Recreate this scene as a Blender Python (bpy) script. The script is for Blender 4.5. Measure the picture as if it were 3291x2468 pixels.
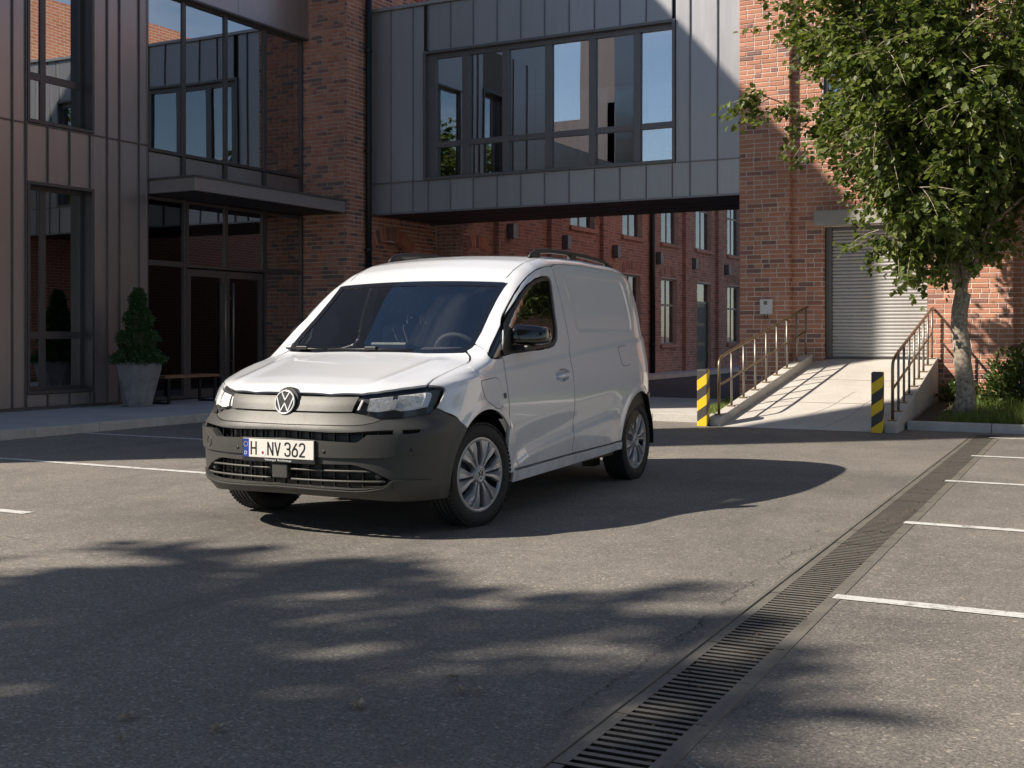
import bpy, bmesh, math, random
import numpy as np
from mathutils import Vector, Matrix
from mathutils.geometry import delaunay_2d_cdt

# ------------------------------------------------------------------ clear
for o in list(bpy.data.objects):
    bpy.data.objects.remove(o, do_unlink=True)
scene = bpy.context.scene
COL = scene.collection
R = math.radians

# ------------------------------------------------------------------ camera
# world: +Y runs along the office facade away from the camera, +X to the right of it
F_PX, HOR, CAMZ, TH = 3850.0, 1075.0, 1.21, R(28.3)
IW, IH = 3291.0, 2468.0
CX = IW/2
cam_d = bpy.data.cameras.new('camera')
cam = bpy.data.objects.new('camera', cam_d)
COL.objects.link(cam)
cam.location = (0, 0, CAMZ)
cam.rotation_euler = (R(90), 0, TH)
cam_d.sensor_width = 36.0
cam_d.lens = 36.0*F_PX/IW
cam_d.shift_y = (HOR-IH/2)/IW
cam_d.clip_start = 0.05
cam_d.clip_end = 2000
scene.camera = cam

# ------------------------------------------------------------------ light
SUN_DIR = Vector((0.731, 0.682, 0.0))            # horizontal travel of the sunlight
SUN_EL = R(39.0)
w = bpy.data.worlds.new('World')
scene.world = w
w.use_nodes = True
nt = w.node_tree
bg = nt.nodes['Background']
sky = nt.nodes.new('ShaderNodeTexSky')
sky.sky_type = 'NISHITA'
sky.sun_disc = False
sky.sun_elevation = SUN_EL
# sun_rotation 0 = sun at +Y, turning clockwise seen from above
sky.sun_rotation = math.atan2(-SUN_DIR.x, -SUN_DIR.y)
sky.air_density = 1.0
sky.dust_density = 0.25
sky.ozone_density = 2.0
# thin streaky clouds over the whole sky
tc = nt.nodes.new('ShaderNodeTexCoord'); mpw = nt.nodes.new('ShaderNodeMapping'); mpw.inputs['Scale'].default_value = (1.2, 2.0, 4.5); mpw.inputs['Rotation'].default_value = (0, 0, .6)
cn = nt.nodes.new('ShaderNodeTexNoise'); cn.inputs['Scale'].default_value = 1.5; cn.inputs['Detail'].default_value = 7; cn.inputs['Roughness'].default_value = .58; cn.inputs['Distortion'].default_value = .5
cr = nt.nodes.new('ShaderNodeValToRGB'); cr.color_ramp.elements[0].position = .50; cr.color_ramp.elements[0].color = (0, 0, 0, 1); cr.color_ramp.elements[1].position = .78; cr.color_ramp.elements[1].color = (.42, .42, .42, 1)
cm = nt.nodes.new('ShaderNodeMix'); cm.data_type = 'RGBA'; cm.inputs[7].default_value = (13, 13, 13.5, 1)
nt.links.new(tc.outputs['Generated'], mpw.inputs[0]); nt.links.new(mpw.outputs[0], cn.inputs['Vector']); nt.links.new(cn.outputs[0], cr.inputs[0])
nt.links.new(cr.outputs[0], cm.inputs[0]); nt.links.new(sky.outputs[0], cm.inputs[6]); nt.links.new(cm.outputs[2], bg.inputs[0])
bg.inputs[1].default_value = 0.060
sd = bpy.data.lights.new('sun', 'SUN')
sd.energy = 5.0
sd.angle = R(0.6)
sd.color = (1.0, 0.895, 0.76)
sun = bpy.data.objects.new('sun', sd)
COL.objects.link(sun)
dv = Vector((SUN_DIR.x*math.cos(SUN_EL), SUN_DIR.y*math.cos(SUN_EL), -math.sin(SUN_EL)))
sun.rotation_euler = dv.to_track_quat('-Z', 'Y').to_euler()
sun.location = (-20, -20, 25)
vs = scene.view_settings
vs.view_transform = 'Standard'
vs.look = 'None'
vs.exposure = 0.55
vs.gamma = 1.0
scene.render.engine = 'CYCLES'

# ------------------------------------------------------------------ pixel rays (full size photo pixels)
def ray(u, v):
    a = (u-CX)/F_PX
    b = (HOR-v)/F_PX
    return Vector((a*math.cos(TH)-math.sin(TH), a*math.sin(TH)+math.cos(TH), b))
CAM = Vector((0, 0, CAMZ))
def on_x(u, v, X):
    d = ray(u, v); return CAM+d*((X-CAM.x)/d.x)
def on_y(u, v, Y):
    d = ray(u, v); return CAM+d*((Y-CAM.y)/d.y)
def on_z(u, v, Z):
    d = ray(u, v); return CAM+d*((Z-CAM.z)/d.z)
def on_plane(u, v, p, n):
    d = ray(u, v); return CAM+d*((Vector(p)-CAM).dot(n)/d.dot(n))
def at_depth(u, v, b):
    return CAM+ray(u, v)*b
# ------------------------------------------------------------------ materials
MATS = {}
def new_mat(name):
    m = bpy.data.materials.new(name); m.use_nodes = True
    n = m.node_tree.nodes; l = m.node_tree.links
    return m, n, l, n['Principled BSDF']
def N(n, t, **kw):
    x = n.new(t)
    for k, v in kw.items(): setattr(x, k, v)
    return x
def ramp(n, stops, interp='LINEAR'):
    r = n.new('ShaderNodeValToRGB'); r.color_ramp.interpolation = interp
    e = r.color_ramp.elements
    while len(e) < len(stops): e.new(0.5)
    for i, (p, c) in enumerate(stops):
        e[i].position = p; e[i].color = (*c, 1) if len(c) == 3 else c
    return r
def noise(n, l, scale, detail=6, rough=.55, coord='Object', vec=None):
    t = n.new('ShaderNodeTexNoise'); t.inputs['Scale'].default_value = scale
    t.inputs['Detail'].default_value = detail; t.inputs['Roughness'].default_value = rough
    if vec is None:
        c = n.new('ShaderNodeTexCoord'); vec = c.outputs[coord]
    l.new(vec, t.inputs['Vector'])
    return t
def mixc(n, l, fac, a, b, mode='MIX'):
    m = n.new('ShaderNodeMix'); m.data_type = 'RGBA'; m.blend_type = mode
    for sock, v in ((0, fac), (6, a), (7, b)):
        if hasattr(v, 'links') or isinstance(v, bpy.types.NodeSocket): l.new(v, m.inputs[sock])
        elif isinstance(v, (int, float)): m.inputs[sock].default_value = v
        else: m.inputs[sock].default_value = (*v, 1)
    return m.outputs[2]
def bump(n, l, b, h, strength=.3, dist=.01):
    bp = n.new('ShaderNodeBump'); bp.inputs['Strength'].default_value = strength
    bp.inputs['Distance'].default_value = dist
    l.new(h, bp.inputs['Height']); l.new(bp.outputs[0], b.inputs['Normal'])
    return bp
def simple(name, col, rough=.5, metal=0., var=.12, scale=6., bmp=0., bscale=60., coat=0., spec=.5, coord='Object'):
    """colour with soft large-scale variation, roughness variation and fine relief"""
    m, n, l, b = new_mat(name)
    t = noise(n, l, scale, 5, .6, coord)
    lo = tuple(max(0, c*(1-var)) for c in col); hi = tuple(min(1, c*(1+var)) for c in col)
    r = ramp(n, [(.3, lo), (.7, hi)])
    l.new(t.outputs[0], r.inputs[0]); l.new(r.outputs[0], b.inputs['Base Color'])
    mr = N(n, 'ShaderNodeMapRange'); mr.inputs[3].default_value = max(0.02, rough*.85); mr.inputs[4].default_value = min(1, rough*1.15)
    l.new(t.outputs[0], mr.inputs[0]); l.new(mr.outputs[0], b.inputs['Roughness'])
    b.inputs['Metallic'].default_value = metal
    b.inputs['Coat Weight'].default_value = coat
    b.inputs['Specular IOR Level'].default_value = spec
    if bmp:
        t2 = noise(n, l, bscale, 4, .6, coord); bump(n, l, b, t2.outputs[0], bmp, .004)
    MATS[name] = m
    return m
def glass_mat(name, tint=(.9, .95, .95), rough=.0, refl=1.0, bias=.06):
    """thin architectural glass: mirror coat over see-through pane"""
    m, n, l, b = new_mat(name)
    n.remove(b)
    out = n['Material Output']
    tr = N(n, 'ShaderNodeBsdfTransparent'); tr.inputs[0].default_value = (*tint, 1)
    gl = N(n, 'ShaderNodeBsdfGlossy'); gl.inputs['Roughness'].default_value = rough
    gl.inputs[0].default_value = (.95, .97, 1, 1)
    fr = N(n, 'ShaderNodeFresnel'); fr.inputs[0].default_value = 1.52
    mm = N(n, 'ShaderNodeMath', operation='MULTIPLY_ADD'); mm.inputs[1].default_value = 1.6*refl; mm.inputs[2].default_value = bias*refl
    l.new(fr.outputs[0], mm.inputs[0])
    mx = N(n, 'ShaderNodeMixShader'); l.new(mm.outputs[0], mx.inputs[0]); l.new(tr.outputs[0], mx.inputs[1]); l.new(gl.outputs[0], mx.inputs[2])
    l.new(mx.outputs[0], out.inputs[0])
    # slight waviness of the float glass
    t = noise(n, l, .8, 1, .5); bp = N(n, 'ShaderNodeBump'); bp.inputs['Strength'].default_value = .02; bp.inputs['Distance'].default_value = .05
    l.new(t.outputs[0], bp.inputs['Height']); l.new(bp.outputs[0], gl.inputs['Normal'])
    MATS[name] = m
    return m
def clad_mat(name, col, rough, metal):
    m, n, l, b = new_mat(name)
    oi = N(n, 'ShaderNodeObjectInfo'); ge = N(n, 'ShaderNodeNewGeometry')
    r = ramp(n, [(0, tuple(c*.94 for c in col)), (1, tuple(min(1, c*1.05) for c in col))]); l.new(oi.outputs['Random'], r.inputs[0])
    mp = N(n, 'ShaderNodeMapping'); mp.inputs['Scale'].default_value = (5., 5., .35); l.new(ge.outputs['Position'], mp.inputs[0])
    st = noise(n, l, 1.6, 6, .65, vec=mp.outputs[0]); r2 = ramp(n, [(.35, (.95, .95, .95)), (.65, (1.03, 1.03, 1.03))]); l.new(st.outputs[0], r2.inputs[0])
    c = mixc(n, l, 1., r.outputs[0], r2.outputs[0], 'MULTIPLY'); l.new(c, b.inputs['Base Color'])
    a = N(n, 'ShaderNodeMath', operation='MULTIPLY_ADD'); a.inputs[1].default_value = .16; a.inputs[2].default_value = rough-.08; l.new(st.outputs[0], a.inputs[0]); l.new(a.outputs[0], b.inputs['Roughness'])
    b.inputs['Metallic'].default_value = metal
    bk = noise(n, l, 1.3, 2, .5, vec=ge.outputs['Position']); bump(n, l, b, bk.outputs[0], .25, .02)
    MATS[name] = m
    return m
def brick_mat(name, stops, stain=.35, soot=(.05, .04, .045)):
    m, n, l, b = new_mat(name)
    oi = N(n, 'ShaderNodeObjectInfo'); ge = N(n, 'ShaderNodeNewGeometry')
    add = N(n, 'ShaderNodeMath', operation='ADD'); l.new(oi.outputs['Random'], add.inputs[0]); l.new(ge.outputs['Random Per Island'], add.inputs[1])
    fr = N(n, 'ShaderNodeMath', operation='FRACT'); l.new(add.outputs[0], fr.inputs[0])
    r = ramp(n, stops, 'LINEAR'); l.new(fr.outputs[0], r.inputs[0])
    t = noise(n, l, 30, 6, .65, vec=ge.outputs['Position'])
    t.inputs['Scale'].default_value = 26
    c1 = mixc(n, l, .3, r.outputs[0], t.outputs[0], 'OVERLAY')
    t2 = noise(n, l, .9, 5, .6, vec=ge.outputs['Position'])
    rr = ramp(n, [(.45, (0, 0, 0)), (.75, (1, 1, 1))]); l.new(t2.outputs[0], rr.inputs[0])
    ms = N(n, 'ShaderNodeMath', operation='MULTIPLY'); ms.inputs[1].default_value = stain; l.new(rr.outputs[0], ms.inputs[0])
    c2 = mixc(n, l, ms.outputs[0], c1, soot)
    l.new(c2, b.inputs['Base Color']); b.inputs['Roughness'].default_value = .88
    t3 = noise(n, l, 90, 5, .7, vec=ge.outputs['Position']); bump(n, l, b, t3.outputs[0], .5, .006)
    MATS[name] = m
    return m

# ------------------------------------------------------------------ mesh builder
class MB:
    def __init__(s): s.v = []; s.f = []; s.mi = []; s.cur = 0
    def add(s, vs, fs):
        o = len(s.v); s.v.extend([tuple(p) for p in vs]); s.f.extend([tuple(i+o for i in f) for f in fs]); s.mi.extend([s.cur]*len(fs))
    def box(s, x0, x1, y0, y1, z0, z1, M=None):
        vs = [(x, y, z) for x in (x0, x1) for y in (y0, y1) for z in (z0, z1)]
        if M is not None: vs = [M @ Vector(p) for p in vs]
        s.add(vs, [(0, 1, 3, 2), (4, 6, 7, 5), (0, 4, 5, 1), (2, 3, 7, 6), (0, 2, 6, 4), (1, 5, 7, 3)])
        return s
    def tube(s, pts, r, n=8, caps=True, closed=False):
        pts = [Vector(p) for p in pts]; k = len(pts)
        rs = r if isinstance(r, (list, tuple)) else [r]*k
        rings = []; up = None
        for i, p in enumerate(pts):
            a = pts[(i-1) % k] if (i > 0 or closed) else p
            c = pts[(i+1) % k] if (i < k-1 or closed) else p
            t = (c-a).normalized()
            if up is None:
                up = Vector((0, 0, 1)) if abs(t.z) < .9 else Vector((1, 0, 0))
            e1 = (up-t*up.dot(t))
            if e1.length < 1e-6: e1 = t.orthogonal()
            e1.normalize(); e2 = t.cross(e1); up = e1
            rings.append([p+(e1*math.cos(q)+e2*math.sin(q))*rs[i] for q in [2*math.pi*j/n for j in range(n)]])
        vs = [q for rg in rings for q in rg]; fs = []
        m = k if closed else k-1
        for i in range(m):
            a = i*n; c = ((i+1) % k)*n
            for j in range(n):
                fs.append((a+j, a+(j+1) % n, c+(j+1) % n, c+j))
        if caps and not closed:
            fs.append(tuple(range(n))[::-1]); fs.append(tuple((k-1)*n+j for j in range(n)))
        s.add(vs, fs); return s
    def lathe(s, prof, n=32, M=None, close=False):
        """prof [(r, h)] about local z"""
        vs = []
        for j in range(n):
            q = 2*math.pi*j/n
            for r, h in prof: vs.append(Vector((r*math.cos(q), r*math.sin(q), h)))
        if M is not None: vs = [M @ p for p in vs]
        k = len(prof); fs = []
        for j in range(n):
            for i in range(k-1 if not close else k):
                a = j*k+i; b_ = j*k+(i+1) % k; c = ((j+1) % n)*k+(i+1) % k; d = ((j+1) % n)*k+i
                fs.append((a, d, c, b_))
        s.add(vs, fs); return s
    def prism(s, poly, d, M=None):
        """poly: 2D outline in local xy, thickness d along local z"""
        k = len(poly)
        vs = [Vector((x, y, 0)) for x, y in poly]+[Vector((x, y, d)) for x, y in poly]
        if M is not None: vs = [M @ p for p in vs]
        fs = [tuple(range(k))[::-1], tuple(range(k, 2*k))]+[(i, (i+1) % k, k+(i+1) % k, k+i) for i in range(k)]
        s.add(vs, fs); return s
    def mesh(s, name):
        me = bpy.data.meshes.new(name); me.from_pydata([tuple(p) for p in s.v], [], s.f); me.update()
        return me
    def build(s, name, mat, parent=None, smooth=False, bevel=0., seg=2, loc=None):
        me = s.mesh(name)
        mats = mat if isinstance(mat, (list, tuple)) else [mat]
        for m in mats: me.materials.append(MATS[m] if isinstance(m, str) else m)
        if len(mats) > 1: me.polygons.foreach_set('material_index', s.mi)
        if smooth:
            me.shade_smooth() if hasattr(me, 'shade_smooth') else me.polygons.foreach_set('use_smooth', [True]*len(me.polygons))
        return link(name, me, parent, bevel, seg, loc)
def link(name, me, parent=None, bevel=0., seg=2, loc=None):
    o = bpy.data.objects.new(name, me); COL.objects.link(o)
    if parent is not None: o.parent = parent
    if loc is not None: o.location = loc
    if bevel:
        b = o.modifiers.new('bevel', 'BEVEL'); b.width = bevel; b.segments = seg; b.limit_method = 'ANGLE'; b.angle_limit = R(40)
        b.harden_normals = False
    return o
def smooth_angle(o, deg=35):
    me = o.data
    me.polygons.foreach_set('use_smooth', [True]*len(me.polygons))
    try: me.set_sharp_from_angle(angle=R(deg))
    except Exception: pass
    return o
def fixn(o):
    bm = bmesh.new(); bm.from_mesh(o.data); bmesh.ops.recalc_face_normals(bm, faces=bm.faces); bm.to_mesh(o.data); bm.free(); return o
def tag(o, label, cat, group=None):
    o['label'] = label; o['category'] = cat
    if group: o['group'] = group
    return o
def struct(o): o['kind'] = 'structure'; return o
def stuff(o, label=None, cat=None):
    o['kind'] = 'stuff'
    if label: o['label'] = label
    if cat: o['category'] = cat
    return o
def empty(name, loc=(0, 0, 0), rz=0, label=None, cat=None, group=None):
    o = bpy.data.objects.new(name, None); COL.objects.link(o); o.location = loc; o.rotation_euler = (0, 0, rz); o.empty_display_size = .2
    if label: tag(o, label, cat, group)
    return o
def copy_tree(o, parent=None):
    c = o.copy(); COL.objects.link(c); c.parent = parent
    for ch in o.children: copy_tree(ch, c)
    return c
def frame(p, xdir, zdir=(0, 0, 1)):
    """matrix with local x along xdir, local z along zdir"""
    x = Vector(xdir).normalized(); z = Vector(zdir).normalized(); y = z.cross(x).normalized(); z = x.cross(y)
    M = Matrix.Identity(4)
    for i in range(3): M[i][0] = x[i]; M[i][1] = y[i]; M[i][2] = z[i]; M[i][3] = Vector(p)[i]
    return M
rng = random.Random(7)
# ------------------------------------------------------------------ ground
def asphalt_mat(name, lo, hi, dark, patch=.5):
    m, n, l, b = new_mat(name)
    ge = N(n, 'ShaderNodeNewGeometry'); pos = ge.outputs['Position']
    big = noise(n, l, .35, 6, .6, vec=pos); fine = noise(n, l, 95, 3, .7, vec=pos); mid = noise(n, l, 6, 6, .7, vec=pos)
    r1 = ramp(n, [(.3, lo), (.7, hi)]); l.new(big.outputs[0], r1.inputs[0])
    r2 = ramp(n, [(.25, (.28, .28, .28)), (.5, (.82, .82, .82)), (.78, (1.46, 1.44, 1.40))]); l.new(fine.outputs[0], r2.inputs[0])
    c = mixc(n, l, 1., r1.outputs[0], r2.outputs[0], 'MULTIPLY')
    r3 = ramp(n, [(.38, (.90, .90, .90)), (.62, (1.04, 1.04, 1.03))]); l.new(mid.outputs[0], r3.inputs[0])
    c = mixc(n, l, 1., c, r3.outputs[0], 'MULTIPLY')
    # single stones of the aggregate
    vs_ = N(n, 'ShaderNodeTexVoronoi'); vs_.inputs['Scale'].default_value = 85; l.new(pos, vs_.inputs['Vector'])
    sp = N(n, 'ShaderNodeSeparateColor'); l.new(vs_.outputs['Color'], sp.inputs[0])
    rs = ramp(n, [(0, (.70, .70, .70)), (.6, (.97, .97, .97)), (.92, (1.08, 1.07, 1.05)), (1, (1.7, 1.66, 1.6))]); l.new(sp.outputs[0], rs.inputs[0])
    c = mixc(n, l, 1., c, rs.outputs[0], 'MULTIPLY')
    # broad worn and damp areas
    wd_ = noise(n, l, .22, 8, .62, vec=pos); rw_ = ramp(n, [(.34, (.60, .61, .64)), (.5, (.97, .97, .97)), (.64, (1.16, 1.15, 1.13))]); l.new(wd_.outputs[0], rw_.inputs[0])
    c = mixc(n, l, 1., c, rw_.outputs[0], 'MULTIPLY')
    # oil and tyre stains, stretched along the traffic
    mp = N(n, 'ShaderNodeMapping'); mp.inputs['Scale'].default_value = (1.6, .35, 1); mp.inputs['Rotation'].default_value = (0, 0, 1.2); l.new(pos, mp.inputs[0])
    st = noise(n, l, 1.3, 7, .68, vec=mp.outputs[0]); r4 = ramp(n, [(.55, (0, 0, 0)), (.72, (1, 1, 1))]); l.new(st.outputs[0], r4.inputs[0])
    mm = N(n, 'ShaderNodeMath', operation='MULTIPLY'); mm.inputs[1].default_value = patch; l.new(r4.outputs[0], mm.inputs[0])
    c = mixc(n, l, mm.outputs[0], c, dark)
    # pale specks of grit and dry leaf bits
    vo = N(n, 'ShaderNodeTexVoronoi'); vo.inputs['Scale'].default_value = 9; l.new(pos, vo.inputs['Vector'])
    r5 = ramp(n, [(.0, (1, 1, 1)), (.045, (1, 1, 1)), (.06, (0, 0, 0))]); l.new(vo.outputs['Distance'], r5.inputs[0])
    ms = N(n, 'ShaderNodeMath', operation='MULTIPLY'); ms.inputs[1].default_value = .5; l.new(r5.outputs[0], ms.inputs[0])
    c = mixc(n, l, ms.outputs[0], c, (.30, .28, .25))
    l.new(c, b.inputs['Base Color'])
    mr = N(n, 'ShaderNodeMapRange'); mr.inputs[3].default_value = .62; mr.inputs[4].default_value = .92; l.new(mid.outputs[0], mr.inputs[0]); l.new(mr.outputs[0], b.inputs['Roughness'])
    bump(n, l, b, fine.outputs[0], .5, .006)
    MATS[name] = m
asphalt_mat('asphalt', (.232, .214, .193), (.306, .281, .252), (.10, .093, .088), .6)
asphalt_mat('road_asphalt', (.06, .062, .072), (.085, .088, .10), (.02, .02, .024))
def concrete_mat(name, lo, hi, scale=1.2, rough=.85, streak=True):
    m, n, l, b = new_mat(name)
    ge = N(n, 'ShaderNodeNewGeometry'); pos = ge.outputs['Position']
    t = noise(n, l, scale, 8, .65, vec=pos); r1 = ramp(n, [(.3, lo), (.72, hi)]); l.new(t.outputs[0], r1.inputs[0])
    f = noise(n, l, 55, 5, .7, vec=pos); r2 = ramp(n, [(.3, (.82, .82, .82)), (.7, (1.1, 1.1, 1.1))]); l.new(f.outputs[0], r2.inputs[0])
    c = mixc(n, l, 1., r1.outputs[0], r2.outputs[0], 'MULTIPLY')
    if streak:
        mp = N(n, 'ShaderNodeMapping'); mp.inputs['Scale'].default_value = (1.0, 5., 1); l.new(pos, mp.inputs[0])
        s = noise(n, l, 1.1, 6, .7, vec=mp.outputs[0]); r3 = ramp(n, [(.5, (0, 0, 0)), (.8, (.45, .45, .45))]); l.new(s.outputs[0], r3.inputs[0])
        c = mixc(n, l, r3.outputs[0], c, tuple(v*.55 for v in lo))
    l.new(c, b.inputs['Base Color']); b.inputs['Roughness'].default_value = rough
    bump(n, l, b, f.outputs[0], .35, .006)
    MATS[name] = m
concrete_mat('ramp_concrete', (.50, .47, .43), (.66, .63, .59), .9)
concrete_mat('kerb_concrete', (.44, .42, .39), (.60, .58, .54), 2.)
concrete_mat('paving', (.40, .40, .41), (.52, .52, .53), 1.1)
concrete_mat('soil', (.035, .028, .02), (.06, .048, .034), 3., 1., False)
concrete_mat('gutter_steel', (.135, .125, .108), (.20, .186, .160), 4., .6, False)
def paint_line_mat():
    m, n, l, b = new_mat('line_paint')
    ge = N(n, 'ShaderNodeNewGeometry'); pos = ge.outputs['Position']
    t = noise(n, l, 9, 9, .8, vec=pos); r = ramp(n, [(.38, (.22, .20, .175)), (.50, (.62, .62, .60))]); l.new(t.outputs[0], r.inputs[0])
    l.new(r.outputs[0], b.inputs['Base Color']); b.inputs['Roughness'].default_value = .75
    f = noise(n, l, 95, 3, .7, vec=pos); bump(n, l, b, f.outputs[0], .4, .005)
    MATS['line_paint'] = m
paint_line_mat()
simple('crack_fill', (.012, .011, .010), .95)
# drain axis
DR0 = Vector((-1.36, 3.05, 0)); DRA = R(2.05)       # turned slightly to the left of +Y
dax = Vector((-math.sin(DRA), math.cos(DRA), 0)); drx = Vector((math.cos(DRA), math.sin(DRA), 0))
DW = .155; D_A, D_B = -2.0, 12.35
hole = [DR0+drx*s*(DW+.022)+dax*t for s, t in ((-1, D_A), (1, D_A), (1, D_B), (-1, D_B))]
mb = MB(); B_ = 350
mb.add([(-B_, -B_, 0), (B_, -B_, 0), (B_, B_, 0), (-B_, B_, 0)]+[tuple(p) for p in hole], [(0, 1, 5, 4), (1, 2, 6, 5), (2, 3, 7, 6), (3, 0, 4, 7)])
ground = struct(mb.build('ground', 'asphalt'))
# alley road, a darker sheet on top
ro = [(-11.9, 19.5), (-6.4, 19.3), (-6.2, 24), (-6.2, 60), (-12.2, 60)]
mb = MB(); mb.add([(x, y, .004) for x, y in ro], [tuple(range(len(ro)))]); struct(mb.build('alley_road', 'road_asphalt'))
# drain
drain = empty('drain_channel', DR0, DRA, 'long steel slotted drain grating running across the yard', 'drain')
mb = MB(); L0, L1 = D_A, D_B
mb.box(-DW-.02, -DW+.0, L0, L1, -.16, .003); mb.box(DW, DW+.02, L0, L1, -.16, .003); mb.box(-DW, DW, L0, L1, -.18, -.16); mb.box(-DW-.02, DW+.02, L1, L1+.01, -.16, .003)
mb.build('channel', 'gutter_steel', drain, bevel=.002)
SEG = .5
gmesh = MB()
gmesh.box(-DW+.003, -DW+.046, .003, SEG-.003, -.025, -.002); gmesh.box(DW-.046, DW-.003, .003, SEG-.003, -.025, -.002)
npit = 10; pit = SEG/npit
for k in range(npit):
    gmesh.box(-DW+.046, DW-.046, k*pit+.003 if k == 0 else k*pit, k*pit+pit*.5, -.022, -.0025)
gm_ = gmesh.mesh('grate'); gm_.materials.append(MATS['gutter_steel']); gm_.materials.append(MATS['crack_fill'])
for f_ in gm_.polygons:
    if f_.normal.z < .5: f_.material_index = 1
t = D_A
while t < D_B-.01:
    o = link('grate', gm_, drain); o.location = (0, t, rng.uniform(-.0015, .0005)); t += SEG
# debris in the grate
mb = MB()
for k in range(500):
    x, y = rng.uniform(-DW+.05, DW-.034), rng.uniform(-.5, 9); s = rng.uniform(.003, .012); a = rng.uniform(0, 6.28)
    q = [(x+s*math.cos(a+b_)*rng.uniform(.5, 1.2), y+s*math.sin(a+b_)*rng.uniform(.5, 1.2), .0005+rng.uniform(-.02, .002)) for b_ in (0, 1.6, 3.2, 4.7)]
    mb.add(q, [(0, 1, 2, 3)])
simple('dry_leaf', (.10, .06, .03), .8, var=.5, scale=30)
dl = mb.build('debris', 'dry_leaf', drain); dl['kind'] = 'stuff'
# painted lines
LN = [(-1.30, -.02, 3.03), (-1.31, 4., 5.57), (-1.43, 4., 7.98), (-1.54, 4., 10.41), (-1.63, 4., 12.68), (-1.73, 4., 15.0)]
def line(x0, x1, y, w_=.10):
    mb = MB(); k = 24; vs = []
    for i in range(k+1):
        x = x0+(x1-x0)*i/k
        vs += [(x, y-w_/2+rng.uniform(-.004, .004), .004), (x, y+w_/2+rng.uniform(-.004, .004), .004)]
    mb.add(vs, [(2*i, 2*i+2, 2*i+3, 2*i+1) for i in range(k)])
    return mb.build('painted_line', 'line_paint', ground)
for x0, x1, y in LN[1:]: line(x0, 3.6, y)
line(-1.12, 3.6, 3.14)
for x1, y in ((-6.72, 5.58), (-6.7, 7.93), (-6.7, 10.45), (-6.7, 12.95), (-6.7, 15.4)): line(-11.55, x1, y)
# cracks: thin jagged strips of dark filler
simple('crack_pale', (.26, .245, .22), .95)
def crack(pts, w_, mat, amp=.02, n_=14, z=.003):
    P = [on_z(*p, 0) for p in pts]; path = []
    for a, b in zip(P, P[1:]):
        for k in range(n_):
            q = a.lerp(b, k/n_); path.append(q+Vector((rng.gauss(0, amp), rng.gauss(0, amp), 0)))
    path.append(P[-1]); mb = MB(); vs = []
    for i, q in enumerate(path):
        d = (path[min(i+1, len(path)-1)]-path[max(i-1, 0)]).normalized(); nn = Vector((-d.y, d.x, 0)); ww = .48*w_*rng.uniform(.2, 1.2)*(min(1, i/3, (len(path)-1-i)/3) if len(path) > 6 else 1)
        vs += [q+nn*ww/2+Vector((0, 0, z)), q-nn*ww/2+Vector((0, 0, z))]
    mb.add(vs, [(2*i, 2*i+1, 2*i+3, 2*i+2) for i in range(len(path)-1)])
    return mb.build('crack', mat, ground)
def v6(*p): return [(1600+x*.76447, 1400+y*.76447) for x, y in p]
crack(v6((1085, 597), (1060, 630), (985, 665), (935, 725)), .009, 'crack_fill', .010)
crack(v6((905, 750), (850, 780), (845, 800), (760, 850), (750, 870)), .010, 'crack_fill', .010)
crack(v6((700, 890), (600, 970), (480, 1050), (370, 1120), (250, 1195)), .006, 'crack_fill', .012)
crack(v6((1350, 455), (1270, 490), (1210, 510), (1165, 545)), .009, 'crack_fill', .014)
crack(v6((1800, 295), (1760, 320), (1700, 355)), .008, 'crack_fill', .012)
crack(v6((1090, 1115), (1040, 1140), (950, 1175)), .006, 'crack_fill', .010)
crack(v6((1320, 410), (1355, 395)), .008, 'crack_fill', .01)
crack(v6((985, 570), (965, 600)), .005, 'crack_fill', .006)
crack([(0, 1718), (120, 1745), (240, 1772), (330, 1790), (440, 1822), (560, 1845)], .020, 'crack_pale', .012)
crack([(1000, 1925), (1200, 1955), (1450, 1990)], .006, 'crack_pale', .01)
# fallen leaves
def leaf_poly(s, lobes=5):
    out = []
    for k in range(lobes*2):
        a = -math.pi/2+2*math.pi*(k+.5)/(lobes*2); r = s*(1 if k % 2 else .62)*rng.uniform(.75, 1.15); out.append((r*math.cos(a)*rng.uniform(.5, .8), r*math.sin(a)))
    return out
simple('fallen_leaf', (.34, .27, .19), .7, var=.45, scale=40)
LEAVES = [((1150, 2270), 'dry brown fallen leaf lying alone near the bottom centre of the yard', .040),
          ((1480, 2222), 'leftmost of two pale fallen leaves on the asphalt left of the grating', .030),
          ((1535, 2224), 'rightmost of two pale fallen leaves on the asphalt left of the grating', .030),
          ((410, 2305), 'pale curled fallen leaf at lower left on shaded asphalt', .040),
          ((700, 2345), 'flat fallen leaf on shaded asphalt below the two pale curled ones', .034),
          ((390, 2380), 'dark brown fallen leaf nearest the lower left corner', .026),
          ((1460, 2180), 'small fallen leaf above the pale pair beside the grating', .028)]
for (u, v), lab, s in LEAVES:
    p = on_z(u, v, .006); mb = MB(); pl = leaf_poly(s); a = rng.uniform(0, 6.28)
    vs = [(x*math.cos(a)-y*math.sin(a), x*math.sin(a)+y*math.cos(a), .012*abs(math.sin(3*x/s))+.01*(x*x+y*y)/(s*s)) for x, y in pl]
    mb.add(vs+[(0, 0, .002)], [(i, (i+1) % len(vs), len(vs)) for i in range(len(vs))])
    mb.tube([(0, 0, .003), (s*1.2*math.sin(a), -s*1.2*math.cos(a), .01)], .0015, 5)
    o = mb.build('fallen_leaf', 'fallen_leaf', loc=p); tag(o, lab, 'leaf', 'fallen leaves on the asphalt')
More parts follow.
